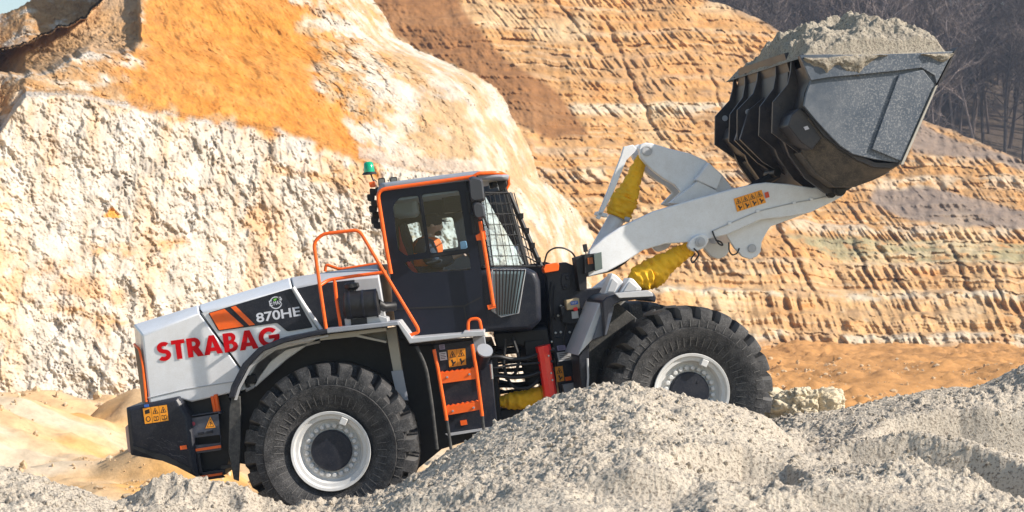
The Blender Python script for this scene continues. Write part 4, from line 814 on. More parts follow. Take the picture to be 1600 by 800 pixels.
# ---------- gravel load
def sand_mat(name, ca, cb_, cc, sc=1., bump=.6, attr=None):
    m = bpy.data.materials.new(name); m.use_nodes = True; N = m.node_tree.nodes; L = m.node_tree.links; p = N['Principled BSDF']; p.inputs['Roughness'].default_value = .95; p.inputs['Specular IOR Level'].default_value = .15
    geo = N.new('ShaderNodeNewGeometry'); 
    def nz(s, d=6, r=.65):
        n = N.new('ShaderNodeTexNoise'); n.inputs['Scale'].default_value = s*sc; n.inputs['Detail'].default_value = d; n.inputs['Roughness'].default_value = r; L.new(geo.outputs['Position'], n.inputs[0]); return n.outputs[0]
    def ramp(x, a, b):
        r = N.new('ShaderNodeMapRange'); r.inputs[1].default_value = a; r.inputs[2].default_value = b; L.new(x, r.inputs[0]); return r.outputs[0]
    mx = N.new('ShaderNodeMix'); mx.data_type = 'RGBA'; L.new(ramp(nz(1.3), .35, .65), mx.inputs[0])
    mx.inputs[6].default_value = (*ca, 1); mx.inputs[7].default_value = (*cb_, 1); c = mx.outputs[2]
    if attr:
        at = N.new('ShaderNodeAttribute'); at.attribute_name = attr; c = at.outputs[0]
        var = N.new('ShaderNodeMix'); var.data_type = 'RGBA'; var.blend_type = 'MULTIPLY'; var.inputs[0].default_value = 1; r = N.new('ShaderNodeMapRange'); r.inputs[1].default_value = .3; r.inputs[2].default_value = .7; r.inputs[3].default_value = .72; r.inputs[4].default_value = 1.25; L.new(nz(6, 8, .7), r.inputs[0]); L.new(c, var.inputs[6]); L.new(r.outputs[0], var.inputs[7]); c = var.outputs[2]
    m2 = N.new('ShaderNodeMix'); m2.data_type = 'RGBA'; L.new(ramp(nz(38, 4, .7), .50, .64), m2.inputs[0]); L.new(c, m2.inputs[6]); m2.inputs[7].default_value = (*(cc or (0,0,0)), 1); L.new(m2.outputs[2] if cc else c, p.inputs['Base Color'])
    b = N.new('ShaderNodeBump'); b.inputs['Strength'].default_value = bump; b.inputs['Distance'].default_value = .02/sc; L.new(nz(38, 5, .7), b.inputs['Height']); L.new(b.outputs[0], p.inputs['Normal'])
    return m
M['gravel'] = sand_mat('grey_gravel_sand', (.50,.435,.35), (.60,.53,.43), (.20,.165,.13), bump=1.2)
M['load'] = sand_mat('loaded_sand', (.33,.29,.23), (.42,.37,.29), (.16,.135,.11), bump=.9)
def heap():
    sA, zA = FF.sz(1252, 87, W0); sG, zG = FF.sz(1485, 80, W0); n, m = 260, 360; T = np.linspace(0, 1, n)[:, None]; Wd = np.linspace(W0 + .0, W1 - .0, m)[None, :]
    q = (Wd - W0)/(W1 - W0)
    s_ = sA + (sG - sA)*T + 0*Wd; z_ = zA + (zG - zA)*T
    h = .36*np.sin(np.pi*np.clip(q, 0, 1))**.42 * np.interp(q, [0,.5,1], [1,1,.35]) * np.clip(np.interp(T, [0,.06,.2,.42,.56,.8,.93,1], [.10,.32,.60,.84,1.0,.86,.56,.12]), 0, 1)
    h = h + .15*fbm(s_*1.7, Wd*1.7, 0*s_+3, 4, ridge=True) * np.sin(np.pi*q)**.5 - .05 + .03*fbm(s_*8, Wd*8, 0*s_, 4, .6)
    edge = np.minimum(np.minimum(T, 1-T)*14, np.minimum(q, 1-q)*40); h = h*np.clip(edge, 0, 1) - .025*(1-np.clip(edge, 0, 1)) + .05*np.clip(edge, 0, 1)
    # a slip face that spills over the near side plate
    sp = np.exp(-((T-.36)/.12)**2)*np.exp(-(q/.12)**2); h = h + .02*sp
    z_ = z_ + h
    k = 14; e = np.linspace(1, 0, k)[None, :]; Tn = T[:, 0]; dr = np.interp(Tn, [0,.03,.08,.16,.22,.30,.36,.42,.50,.60,.75,.86,.93,1.], [.02,.06,.10,.16,.09,.15,.20,.10,.03,.0,.0,.04,.10,.03])[:, None]*(1.25 + .45*fbm(Tn*9, Tn*0, Tn*0+2, 4, .6)[:, None])
    dw = -(.045 + .055*np.sin(np.pi*np.clip(e, 0, 1)**.7)*(dr > .015)) ; nn_ = .02*fbm(s_[:, :1]*9 + 0*e, e*4, 0*e + 3, 3)
    Wp = W0 + dw + nn_*(dr > .015); zp = z_[:, :1] - dr*e; sp_ = s_[:, :1] + 0*e
    s_ = np.concatenate([sp_, s_ + 0*Wd], 1); z_ = np.concatenate([zp, z_], 1); Wd = np.concatenate([Wp, Wd + 0*T], 1); m += k
    V = np.stack(np.broadcast_arrays(*FF.W(s_, Wd, z_)), -1).reshape(-1, 3)
    idx = np.arange(n*m).reshape(n, m); F = np.stack([idx[:-1,:-1], idx[1:,:-1], idx[1:,1:], idx[:-1,1:]], -1).reshape(-1, 4)
    o = big_mesh('sand_load', V, F, M['load']); return o
def big_mesh(name, V, F, m, col=None, smooth=True):
    me = bpy.data.meshes.new(name); me.vertices.add(len(V)); me.vertices.foreach_set('co', np.ascontiguousarray(V, dtype=np.float32).ravel())
    me.loops.add(F.size); me.loops.foreach_set('vertex_index', np.ascontiguousarray(F, dtype=np.int32).ravel()); me.polygons.add(len(F))
    me.polygons.foreach_set('loop_start', np.arange(0, F.size, F.shape[1], dtype=np.int32)); me.polygons.foreach_set('use_smooth', np.full(len(F), smooth))
    me.update(calc_edges=True); me.materials.append(m)
    if col is not None:
        a = me.color_attributes.new('tint', 'FLOAT_COLOR', 'POINT'); a.data.foreach_set('color', np.concatenate([col, np.ones((len(col), 1))], 1).astype(np.float32).ravel())
    o = bpy.data.objects.new(name, me); COL.objects.link(o); WLOC[o] = Vector((0, 0, 0)); return o
tag(heap(), 'heaped pale grey sand filling the raised black bucket', 'sand load')
# ================================================================== DRIVER
def skin_mesh(verts, edges, radii, sub=1):
    me = bpy.data.meshes.new('t'); me.from_pydata([tuple(v) for v in verts], edges, []); o = bpy.data.objects.new('t', me); COL.objects.link(o)
    m = o.modifiers.new('s', 'SKIN'); m.use_smooth_shade = True
    if not me.skin_vertices: me.attributes.new
    bpy.context.view_layer.objects.active = o
    for i, r in enumerate(radii):
        me.skin_vertices[0].data[i].radius = (r, r); me.skin_vertices[0].data[i].use_root = (i == 0)
    s = o.modifiers.new('u', 'SUBSURF'); s.levels = sub; s.render_levels = sub
    dg = bpy.context.evaluated_depsgraph_get(); dg.update(); e = bpy.data.meshes.new_from_object(o.evaluated_get(dg))
    v = [tuple(x.co) for x in e.vertices]; f = [tuple(p.vertices) for p in e.polygons]
    bpy.data.objects.remove(o); bpy.data.meshes.remove(e); return v, f
def driver():
    P = lambda u, v, w: Vector(RF.P(u, v, w))
    PW = 1.42; pel = P(654, 440, PW); sp = P(657, 414, PW); ch = P(664, 391, PW); nk = P(669, 373, PW); hd = P(677, 352, PW)
    V = [pel, sp, ch, nk, nk.lerp(hd, .55)]; E = [(0,1),(1,2),(2,3),(3,4)]; Rr = [.13, .125, .13, .055, .05]; JV = []; 
    for sg in (-1, 1):
        sh = ch + Vector((.01, sg*.19, .05)); el = P(682, 413, PW) + Vector((0, sg*.26, 0)); ha = P(712, 400, PW) + Vector((0, sg*.19, 0)); 
        i = len(V); V += [sh, el, ha]; E += [(2, i), (i, i+1), (i+1, i+2)]; Rr += [.065, .045, .03]
        pm = ha + Vector((.05, 0, .015)); V.append(pm); E.append((i+2, i+3)); Rr.append(.026)
        for k in range(4):
            a = pm + Vector((.035, (k-1.5)*.02, .012)); b2 = a + Vector((.028 - .004*abs(k-1.5), 0, -.012)); c = b2 + Vector((.004, 0, -.022)); j = len(V); V += [a, b2, c]; E += [(i+3, j), (j, j+1), (j+1, j+2)]; Rr += [.009, .0085, .007]
        a = pm + Vector((-.005, -sg*.034, .01)); b2 = a + Vector((.03, -sg*.012, .004)); j = len(V); V += [a, b2]; E += [(i+3, j), (j, j+1)]; Rr += [.011, .009]
        hp = pel + Vector((.03, sg*.10, -.02)); kn = P(706, 436, PW) + Vector((0, sg*.15, 0)); an = P(722, 474, PW) + Vector((0, sg*.15, 0)); j = len(V); V += [hp, kn, an, an + Vector((.16, 0, -.01))]; E += [(0, j), (j, j+1), (j+1, j+2), (j+2, j+3)]; Rr += [.09, .062, .045, .035]
    RG = [((654,442),.15,.19),((657,425),.16,.19),((662,405),.17,.20),((667,388),.165,.22),((668,376),.13,.21),((669,369),.07,.08)]
    def torso(b, g, i0=0, i1=6):
        vs = []; n = 24; rr = RG[i0:i1]
        for (u, v), rx, ry in rr:
            c = P(u, v, PW)
            for k in range(n): a = 2*math.pi*k/n; vs.append(c + Vector(((rx+g)*math.cos(a), (ry+g)*math.sin(a), .03*math.sin(a)**2*0)))
        b.add(vs, [(i*n+k, i*n+(k+1) % n, (i+1)*n+(k+1) % n, (i+1)*n+k) for i in range(len(rr)-1) for k in range(n)] + [tuple(range(n)), tuple((len(rr)-1)*n + k for k in range(n))])
    v, f = skin_mesh(V, E, Rr); B = MB(); B.add(v, f); torso(B, 0)
    t = math.radians(6)      # head: lat-long form with a brow, nose, lips and chin, looking along +X
    hv = []; n1, n2 = 26, 32
    for i in range(n1+1):
        th = math.pi*i/n1
        for k in range(n2):
            ph = 2*math.pi*k/n2; x = math.sin(th)*math.cos(ph); y = math.sin(th)*math.sin(ph); z = math.cos(th); X, Y, Z = x*.098, y*.076, z*.122
            if z < 0: X *= 1 - .22*max(0, -z)*(1 if x < 0 else .35); Y *= 1 + .30*z
            if x > 0:
                fr = x*math.exp(-(y/.22)**2); X += .024*fr*math.exp(-((z+.10)/.12)**2) + .010*fr*math.exp(-((z-.02)/.10)**2)*.5
                X += .010*x*math.exp(-((z-.22)/.10)**2)*math.exp(-(y/.7)**2); X += .008*fr*math.exp(-((z+.42)/.07)**2) - .006*fr*math.exp(-((z+.32)/.03)**2) + .014*x*math.exp(-(y/.45)**2)*math.exp(-((z+.72)/.16)**2)
                X -= .010*x*math.exp(-((abs(y)-.38)/.16)**2)*math.exp(-((z-.08)/.07)**2)
            hv.append(hd + Vector((X*math.cos(t) + Z*math.sin(t), Y, Z*math.cos(t) - X*math.sin(t))))
    B.add(hv, [(i*n2+k, i*n2+(k+1) % n2, (i+1)*n2+(k+1) % n2, (i+1)*n2+k) for i in range(n1) for k in range(n2)])
    for sg in (-1, 1): B.sphere(hd + Vector((-.01, sg*.076, -.005)), .022, .010, .032, 10)
    o = B.build('person', M['skin']); rm = o.modifiers.new('r', 'REMESH'); rm.mode = 'VOXEL'; rm.voxel_size = .006; rm.use_smooth_shade = True
    tag(o, 'driver in dark cap and orange hi-vis vest seated inside the cab, facing the bucket', 'person')
    b = MB(); 
    for sg in (-1, 1): b.sphere(hd + Vector((.082, sg*.030, .008)), .011, .012, .009, 10)
    b.build('eyes', mat('eye', (.5,.48,.45), .2), o)
    b = MB(); b.sphere(hd + Vector((.048, 0, -.088)), .047, .050, .034, 16); b.build('beard', mat('dark_beard', (.07,.04,.028), .9, bump=.6, bscale=150), o)
    b = MB(); hh = [hd + Vector((.002, 0, .062)), hd + Vector((.0, 0, .10)), hd + Vector((-.003, 0, .132)), hd + Vector((-.006, 0, .142))]; vs = []
    b.sphere(hd + Vector((-.004, 0, .042)), .108, .088, .100, 20)
    brim = []; 
    for s_ in (0, 1):
        for k in range(9):
            a = -1.1 + 2.2*k/8; rr = 1 if s_ == 0 else 1.85; brim.append(hd + Vector((.100*math.cos(a)*(1 if s_ == 0 else 1.75), .080*math.sin(a)*(1.05 if s_ == 0 else 1.0), .066 - (0 if s_ == 0 else .020))))
    b.add(brim + [p + Vector((0, 0, -.006)) for p in brim], [(k, k+1, 9+k+1, 9+k) for k in range(8)] + [(18+k, 18+k+1, 27+k+1, 27+k) for k in range(8)] + [(9+k, 9+k+1, 27+k+1, 27+k) for k in range(8)])
    b.build('cap', M['cap'], o, smooth=60)
    jv = [pel, sp, ch, nk.lerp(ch, .25)]; je = [(0,1),(1,2),(2,3)]; jr = [.145, .15, .155, .085]
    for sg in (-1, 1):
        sh = ch + Vector((.01, sg*.19, .05)); el = P(682, 413, PW) + Vector((0, sg*.26, 0)); ha = P(712, 400, PW) + Vector((0, sg*.19, 0)); i = len(jv); jv += [sh, el, el.lerp(ha, .92)]; je += [(2, i), (i, i+1), (i+1, i+2)]; jr += [.125, .095, .062]
    v, f = skin_mesh(jv, je, jr); b = MB(); b.add(v, f); torso(b, .012, 0, 5); b.build('jacket', M['cloth'], o, smooth=80)
    b = MB(); torso(b, .030, 1, 6); o2 = b.build('vest', M['vest'], o, smooth=80); sb_ = o2.modifiers.new('s', 'SUBSURF'); sb_.levels = 1; sb_.render_levels = 1
    for sg in (-1, 1):
        b = MB(); sh = ch + Vector((.01, sg*.17, .06)); b.sphere(sh, .125, .075, .085, 16); b.build('vest_shoulder', M['vest'], o2, smooth=80)
    lv = [pel]; le = []; lr = [.14]
    for sg in (-1, 1):
        hp = pel + Vector((.03, sg*.10, -.02)); kn = P(706, 436, PW) + Vector((0, sg*.15, 0)); an = P(722, 474, PW) + Vector((0, sg*.15, 0)); i = len(lv); lv += [hp, kn, kn.lerp(an, .9)]; le += [(0, i), (i, i+1), (i+1, i+2)]; lr += [.10, .075, .055]
    v, f = skin_mesh(lv, le, lr); b = MB(); b.add(v, f); b.build('trousers', M['cloth'], o, smooth=80)
driver()

# ================================================================== TERRAIN
def inpoly(U, V, P):
    r = np.zeros(U.shape, bool); n = len(P)
    for i in range(n):
        x1, y1 = P[i]; x2, y2 = P[(i+1) % n]
        c = ((y1 > V) != (y2 > V)) & (U < (x2-x1)*(V-y1)/((y2-y1) or 1e-9) + x1); r ^= c
    return r
def worley(x, y, z, seed=0):
    xi, yi, zi = np.floor(x).astype(int), np.floor(y).astype(int), np.floor(z).astype(int); f1 = np.full(x.shape, 9.); f2 = f1.copy(); idv = np.zeros(x.shape)
    rr = np.random.RandomState(77+seed); RX, RY, RZ, RI = rr.rand(4, 256)
    for i in (-1, 0, 1):
        for j in (-1, 0, 1):
            for k in (-1, 0, 1):
                h = PERM[PERM[PERM[(xi+i) & 255] + ((yi+j) & 255)] + ((zi+k) & 255)]
                d = np.sqrt((xi+i+RX[h]-x)**2 + (yi+j+RY[h]-y)**2 + (zi+k+RZ[h]-z)**2); c = d < f1; f2 = np.where(c, f1, np.minimum(f2, d)); idv = np.where(c, RI[h], idv); f1 = np.where(c, d, f1)
    return f1, f2, idv
def mixc(c, col, m): return c*(1 - m[..., None]) + np.array(col)*m[..., None]
def sheet_xyz(U, V, D): return np.stack([(U-800)/FPX*D, CY + D, CZ + (400-V)/FPX*D], -1)
def grid_faces(n, m):
    i = np.arange(n*m).reshape(n, m); return np.stack([i[:-1,:-1], i[1:,:-1], i[1:,1:], i[:-1,1:]], -1).reshape(-1, 4)
M['rock'] = sand_mat('quarry_rock', (.5,.45,.38), (.5,.45,.38), None, sc=.22, bump=.4, attr='tint')
M['rock2'] = sand_mat('quarry_floor_sand', (.5,.45,.38), (.5,.45,.38), None, sc=.3, bump=.35, attr='tint')
M['rockfar'] = sand_mat('quarry_bench', (.5,.45,.38), (.5,.45,.38), None, sc=.12, bump=.5, attr='tint')
# ---------- near cliff: pale marl face below, orange slump above
def cliff():
    n, m = 560, 900; q = np.linspace(0, 1, n)[:, None]; t = np.concatenate([np.linspace(0, .25, 60)[:-1], np.linspace(.25, 1, m-59)])[None, :]
    u0 = -620 + t*1190; vt = np.interp(u0, [-620,-200,0,55,100,220,1000], [90,50,17,-8,-55,-150,-190]); q = q**1.0; V = vt + q*(672 - vt)
    r = np.interp(V, [-200,-60,0,20,55,75,95,115,135,160,175,200,235,275,300,330,370,420,520,680], [545,562,584,600,618,650,700,745,775,793,797,812,830,842,875,905,928,940,960,1000])
    U = -620 + t*(r + 620)
    wob = 10*noise3(U/60, V/60, 0*U+4) + 4*noise3(U/14, V/14, 0*U)
    cA = np.interp(U, [-620,-60,0,20,40,110,200,300,440,500,545,640,740,800,850,900,1000], [165,160,205,175,148,142,163,183,205,222,240,262,275,330,420,600,720]) + .5*wob
    DA = 63 + (660 - V)*.011 + np.interp(U, [-620,-100,0,300,600,800,1000], [-14,-6,-4,2,9,15,21])
    up = sstep(4, -8, V - cA)          # 1 above the bench edge
    D = DA + up*(5 + np.clip(cA - V, 0, 400)*.040)
    rec = inpoly(U + wob, V + wob, [(-700,118),(85,113),(140,72),(190,82),(214,60),(222,20),(205,-60),(175,-60),(152,0),(112,36),(60,58),(0,78),(-120,100)]).astype(float); rc2 = inpoly(U + wob, V + wob, [(205,-60),(152,0),(112,36),(60,58),(0,78),(-120,100),(-700,118),(-700,-300),(205,-300)]).astype(float)
    # soften the recess mask a little
    for _ in range(2): rec[:, 1:-1] = (rec[:, :-2] + rec[:, 1:-1] + rec[:, 2:])/3; rec[1:-1] = (rec[:-2] + rec[1:-1] + rec[2:])/3
    D = D + rec*np.clip(1.2 + .034*(228-U), 0, 10) + rc2*(10.5 + .02*(90-V))
    D = D + 6*sstep(.93, 1., t)**2
    X = sheet_xyz(U, V, D); x, y, z = X[..., 0], X[..., 1], X[..., 2]
    big = fbm(x*.11, y*.11, z*.13, 3); mid = fbm(x*.42, y*.42, z*.36, 3, ridge=True); sm = fbm(x*2.1+.3*z, y*2, z*1.6, 4, .58, ridge=True); fine = fbm(x*7, y*7, z*5.5, 3, .65)
    nq = fbm(U/34., V/26., 0*U+6, 5, .65)*38; soft = inpoly(U + 2*wob + nq, V + 2*wob + .8*nq, [(235,-400),(440,-400),(470,0),(480,60),(500,130),(545,200),(580,262),(440,200),(300,180),(205,170),(190,120),(215,60),(222,0)]).astype(float)
    for _ in range(6): soft[:, 1:-1] = (soft[:, :-2] + soft[:, 1:-1] + soft[:, 2:])/3; soft[1:-1] = (soft[:-2] + soft[1:-1] + soft[2:])/3
    flow = fbm((x+.6*z)*2.2, 0*x, (z-.2*x)*.45, 3, .6)
    lump = fbm(x*.9, y*.9, z*.75 + 3, 3, .5); wx = x + .45*lump + .25*mid + .25*fine; wz = z + .5*fbm(x*1.1, y, z*1.1+8, 3) + .2*sm
    strat = np.abs(((z + 1.1*big + .02*x + .25*lump)*.40) % 1 - .5)*2
    a1, a2, ai = worley(wx*1.0 + .3*wz, y*.45, wz*.62, 1); b1, b2, bi = worley(wx*3.0, y*1.2, wz*1.9, 2); c1, c2, ci = worley(x*6.6, y*3, z*4.8, 3)
    crk = sstep(.0, .16, a2-a1); crk2 = sstep(0, .25, b2-b1)
    hard = 1 - .8*soft
    rm_ = .62 + .6*sstep(-.35, .45, noise3(x*.16, y*.1, z*.2 + 31)); vs_ = fbm(x*2.6+.5*lump, y*.6, z*.42, 4, .6, ridge=True)
    disp = big*1.5 + .35*lump + hard*rm_*(.16*vs_ + .42*(ai-.5) - .10*(1-crk) + (.13*(bi-.5) - .04*(1-crk2) - .14*b1 - .06*c1) + mid*.17 + sm*.21 + .10*fbm(x*2.3+.9*z, y*2, z*.9, 4, .6) + .22*sstep(.0, .3, strat)*(1-up)*sstep(-.5,.5,lump)) + soft*(flow*.26 + .10*(bi-.5)*sstep(0,.6,lump)) + fine*.125
    D2 = D - disp*.40
    X = sheet_xyz(U + 1.2*fine, V + 2.0*sm*(1-rec) , D2)
    n_c = fbm(x*.25, y*.25, z*.5, 5, .6); n_d = fbm(x*.9, y*.9+7, z*1.1, 5, .65); n_e = fbm(x*3, y*3, z*3+5, 3, .6)
    c = np.zeros(U.shape + (3,)) + np.array([.61,.54,.435])
    c = mixc(c, (.46,.41,.345), sstep(-.1,.7,n_d)*.4); c = mixc(c, (.68,.64,.57), sstep(.25,.8,-n_d)*.35)
    led = np.exp(-((strat-.08)/.07)**2)*sstep(.0,.6,n_c)*(1-up); c = mixc(c, (.42,.34,.26), (1-crk)*.12*hard); c = mixc(c, (.66,.38,.13), led*.55)
    c = mixc(c, (.58,.30,.095), sstep(.25,.8,n_c + .5*n_e*n_d)*.6*(1-up)); vst = fbm(x*.9+2, 0*x, z*.16, 4, .6); c = mixc(c, (.60,.40,.22), sstep(.1,.7,vst)*.6*(1-up)); c = mixc(c, (.72,.69,.63), sstep(.2,.8,-vst)*.35*(1-up))
    c = mixc(c, (.70,.44,.18), sstep(60,-10,U)*.6*(1-up)*sstep(-.6,.4,n_d)); 
    c = mixc(c, (.50,.335,.175), up*.95*sstep(-.7,.4,n_c + .4*n_d)); c = mixc(c, (.62,.33,.10), up*sstep(.1,.9,n_d)*.6*sstep(700,520,U))
    sm2 = np.clip(soft*1.0 + .55*sstep(.0,.6,n_d+.5*n_e)*np.exp(-(np.maximum(np.abs(U-380)-150,0)/120)**2)*up*sstep(-60,60,V), 0, 1); c = mixc(c, (.58,.235,.035), sm2*.94); c = mixc(c, (.40,.15,.03), soft*sstep(.0,.9,n_d+.4*n_e)*.6); c = mixc(c, (.64,.33,.09), soft*sstep(.2,.9,-n_d)*.5)
    c = mixc(c, (.52,.41,.31), sstep(14, 4, np.abs(V - np.interp(U, [540,640,740], [232,250,262])))*((U > 560)&(U < 760))*.8)
    c = mixc(c, (.50,.30,.14), rec*.85); c = mixc(c, (.46,.24,.09), rc2*.85*sstep(-.8,.4,n_d+.5*n_e)); c = mixc(c, (.46,.25,.10), up*sstep(330,150,U)*sstep(-.5,.5,n_d+n_c)*.7*(1-rec))
    cone = np.clip(1 - np.abs(U-176)/(3+np.clip(V-322,0,16)*1.1), 0, 1)*((V > 322)&(V < 338)); c = mixc(c, (.78,.36,.08), np.clip(cone*2.2,0,1))
    c = c*np.array([.84,.845,.88])
    o = big_mesh('cliff', X.reshape(-1, 3), grid_faces(n, m), M['rock'], np.clip(c, 0, 1).reshape(-1, 3)); tag(o, kind='structure')
cliff()
# ---------- far terraced face
def terraces():
    n, m = 560, 1050; q = np.linspace(0, 1, n)[:, None]; t = np.linspace(0, 1, m)[None, :]; U = 480 + t*1500 + 0*q
    T = np.interp(U, [480,1040,1090,1150,1200,1235,1262,1330,1430,1500,1560,1600,1750,1980], [-150,-40,-6,14,36,62,78,120,184,208,235,252,300,330]) + 3*noise3(U/22, 0*U, 0*U)
    V = T + q*(690 - T)
    L = [15,34,50,68,86,104,122,143,163,186,204,220,236,252,268,290,308,326,345,372,388,405,428,452,486,518,538,556,580,600]
    wv = 12*noise3(U/210, V/400, 0*U+2) + 5*noise3(U/60, V/160, 0*U+8) + 2.5*noise3(U/14, V/40, 0*U+1) + .02*(1200-U)
    Vw = V + wv; D = 101 + 0*U
    for i, l in enumerate(L):
        nxt = L[i+1] if i+1 < len(L) else 640; h = nxt - l; fade = .12 + .88*sstep(-.35, .25, noise3(U/110, 0*U + i*7.3, 0*U + 3)); D = D + sstep(3 + 14*(1-fade), -4 - 14*(1-fade), Vw - l)*h*.075
    D = D + np.clip(640 - Vw, 0, 900)*.035 + (T < 100)*0
    D = D + np.interp(U, [480,900,1250,1600,1980], [-14,0,12,20,26])
    lev = np.searchsorted(np.array(L, float), Vw.ravel()).reshape(U.shape)
    frac = np.zeros(U.shape); La = np.array([-160] + L + [690], float); frac = (Vw - La[lev])/(La[lev+1]-La[lev])
    L2 = np.array([50,86,122,163,204,236,268,308,345,405,452,518,556,600], float); lev2 = np.searchsorted(L2, Vw.ravel()).reshape(U.shape); La2 = np.array([-160] + list(L2) + [690]); frac2 = (Vw - La2[lev2])/(La2[lev2+1]-La2[lev2])
    lean = np.where(Vw > 410, .45, .85); spc = np.where(Vw > 410, 16., np.where(Vw > 200, 11., 9.5))
    lean = lean*(1 + .12*noise3(U/240, V/240, 0*U+13)); ph = (U - lean*V + 6*noise3(U/60, V/70, 0*U) + 1.5*noise3(U/14, V/40, 0*U+3))/spc
    r1 = noise3(ph, 0*U + lev2*3.7, V/200); r2 = noise3(ph*2.3, 0*U + lev2*5.1, V/130)
    r3 = noise3(ph*4.1, 0*U + lev2*2.3, V/80); vis = .35 + .95*sstep(-.35, .4, noise3(U/90, V/60, 0*U+23)); ril = ((1 - 2.6*np.abs(r1)) + .6*r2 + .3*r3)*vis
    scree = inpoly(U + 1.5*wv, V + 1.5*wv, [(560,-60),(690,-60),(745,40),(800,105),(870,145),(925,215),(860,222),(815,205),(780,150),(680,92),(600,50)]).astype(float)
    gs = inpoly(U + wv, V + wv, [(1360,286),(1440,284),(1640,336),(1640,352),(1480,346),(1400,330),(1350,305)]).astype(float)
    gs = np.maximum(gs, inpoly(U, V + wv, [(1425,180),(1500,214),(1600,246),(2000,330),(2000,350),(1640,268),(1520,238),(1425,232)]).astype(float)*.9)
    gr = inpoly(U + 2*wv, V + wv, [(1235,372),(1300,362),(1640,378),(1990,385),(1990,415),(1500,405),(1300,400)]).astype(float)
    for A_ in (scree, gs, gr):
        for _ in range(5): A_[:, 1:-1] = (A_[:, :-2] + A_[:, 1:-1] + A_[:, 2:])/3; A_[1:-1] = (A_[:-2] + A_[1:-1] + A_[2:])/3
    X = sheet_xyz(U, V, D); x, y, z = X[..., 0], X[..., 1], X[..., 2]
    amp = np.where(Vw > 410, .44, .34)*(1 - .75*scree)*(1 - .7*gs)*(1-.6*gr)
    f2 = fbm(x*1.3, y*.6, z*1.0, 4, .6)*.8; k1, k2, ki_ = worley(x*.9+.3*z, y*.3, z*.7, 5); rocky = np.exp(-((frac-.12)/.16)**2)*(1-scree)*(1-gs); bgn = fbm(x*.06, y*.06, z*.08, 3)
    lay0 = noise3(0*U + 2, Vw/4.5, U/260.); gul = np.zeros(U.shape)
    for gu, gv, gl, gk in ((1180,250,90,.5),(985,120,120,.45),(1240,400,100,.55),(1350,415,50,.5),(1405,440,90,.6),(1500,420,55,.4),(1560,455,40,.4),(1120,150,45,.3),(900,40,60,.8)):
        gul = np.maximum(gul, np.exp(-((U - gu - gk*(V-gv) - 6*noise3(V/18, 0*V+gu, 0*V))/(3.2 + .02*np.abs(V-gv)))**2)*sstep(gl, gl*.5, np.abs(V-gv)))
    D2 = D + .20*lay0 + .7*gul - (rocky*(.7*(ki_-.5) - .35*k1) + ril*amp*(1-.6*rocky)*np.clip(1.5 - 1.0*frac2, .4, 1.2) + .30*f2 + 2.2*bgn)
    X = sheet_xyz(U, V + 1.0*f2, D2)
    n_c = fbm(U/70., V/26., 0*U+1, 5, .6); n_d = fbm(x*.8, y*.8, z*1.6+4, 4, .6)
    c = np.zeros(U.shape + (3,)) + np.array([.50,.265,.105])
    c = mixc(c, (.54,.335,.17), sstep(380, 430, V)*.8); c = mixc(c, (.50,.21,.06), sstep(.1,.9,n_c)*.6); c = mixc(c, (.50,.21,.055), sstep(515,560,Vw)*.75)
    c = mixc(c, (.40,.25,.15), sstep(.1,.9,-n_c)*.6)
    wb = np.zeros(U.shape)
    for l, h, a in ((163,26,.9),(236,16,.5),(268,30,.7),(345,26,.8),(452,15,.9),(518,24,.95),(556,10,.5),(405,12,.4),(50,9,.35),(86,8,.3),(122,8,.3)):
        wb = np.maximum(wb, a*sstep(-4, 1, Vw-l)*sstep(h, h*.4, Vw - l)*sstep(-.5,.25,n_c+.5*n_d))
    c = mixc(c, (.58,.52,.43), wb*.8)
    c = mixc(c, (.48,.41,.31), sstep(.4,1.1,n_d)*.5*sstep(150,200,V))
    c = mixc(c, (.29,.135,.055), scree*.92); c = mixc(c, (.245,.185,.155), gs*.9); c = mixc(c, (.30,.275,.17), gr*sstep(-.8,.1,n_d)*.85)
    c = mixc(c, (.27,.19,.14), sstep(12, 0, V - T)*.7)
    big2 = fbm(U/120., V/70., 0*U+51, 3); c = mixc(c, (.40,.235,.12), sstep(.15,.7,big2)*.6); c = mixc(c, (.60,.45,.29), sstep(.15,.7,-big2)*.55); lay = noise3(0*U + 2, (Vw + 1.5*n_d)/4.5, U/260.); c = mixc(c, (.36,.215,.12), sstep(.1,.6,lay)*.4); c = mixc(c, (.66,.52,.37), sstep(.15,.6,-lay)*.35); c = mixc(c, (.27,.125,.05), scree*.9); c = mixc(c, (.25,.19,.16), gs*.8); c = c*np.array([.90,.92,.88])
    o = big_mesh('terraced_hillside', X.reshape(-1, 3), grid_faces(n, m), M['rockfar'], np.clip(c, 0, 1).reshape(-1, 3)); tag(o, kind='structure')
terraces()
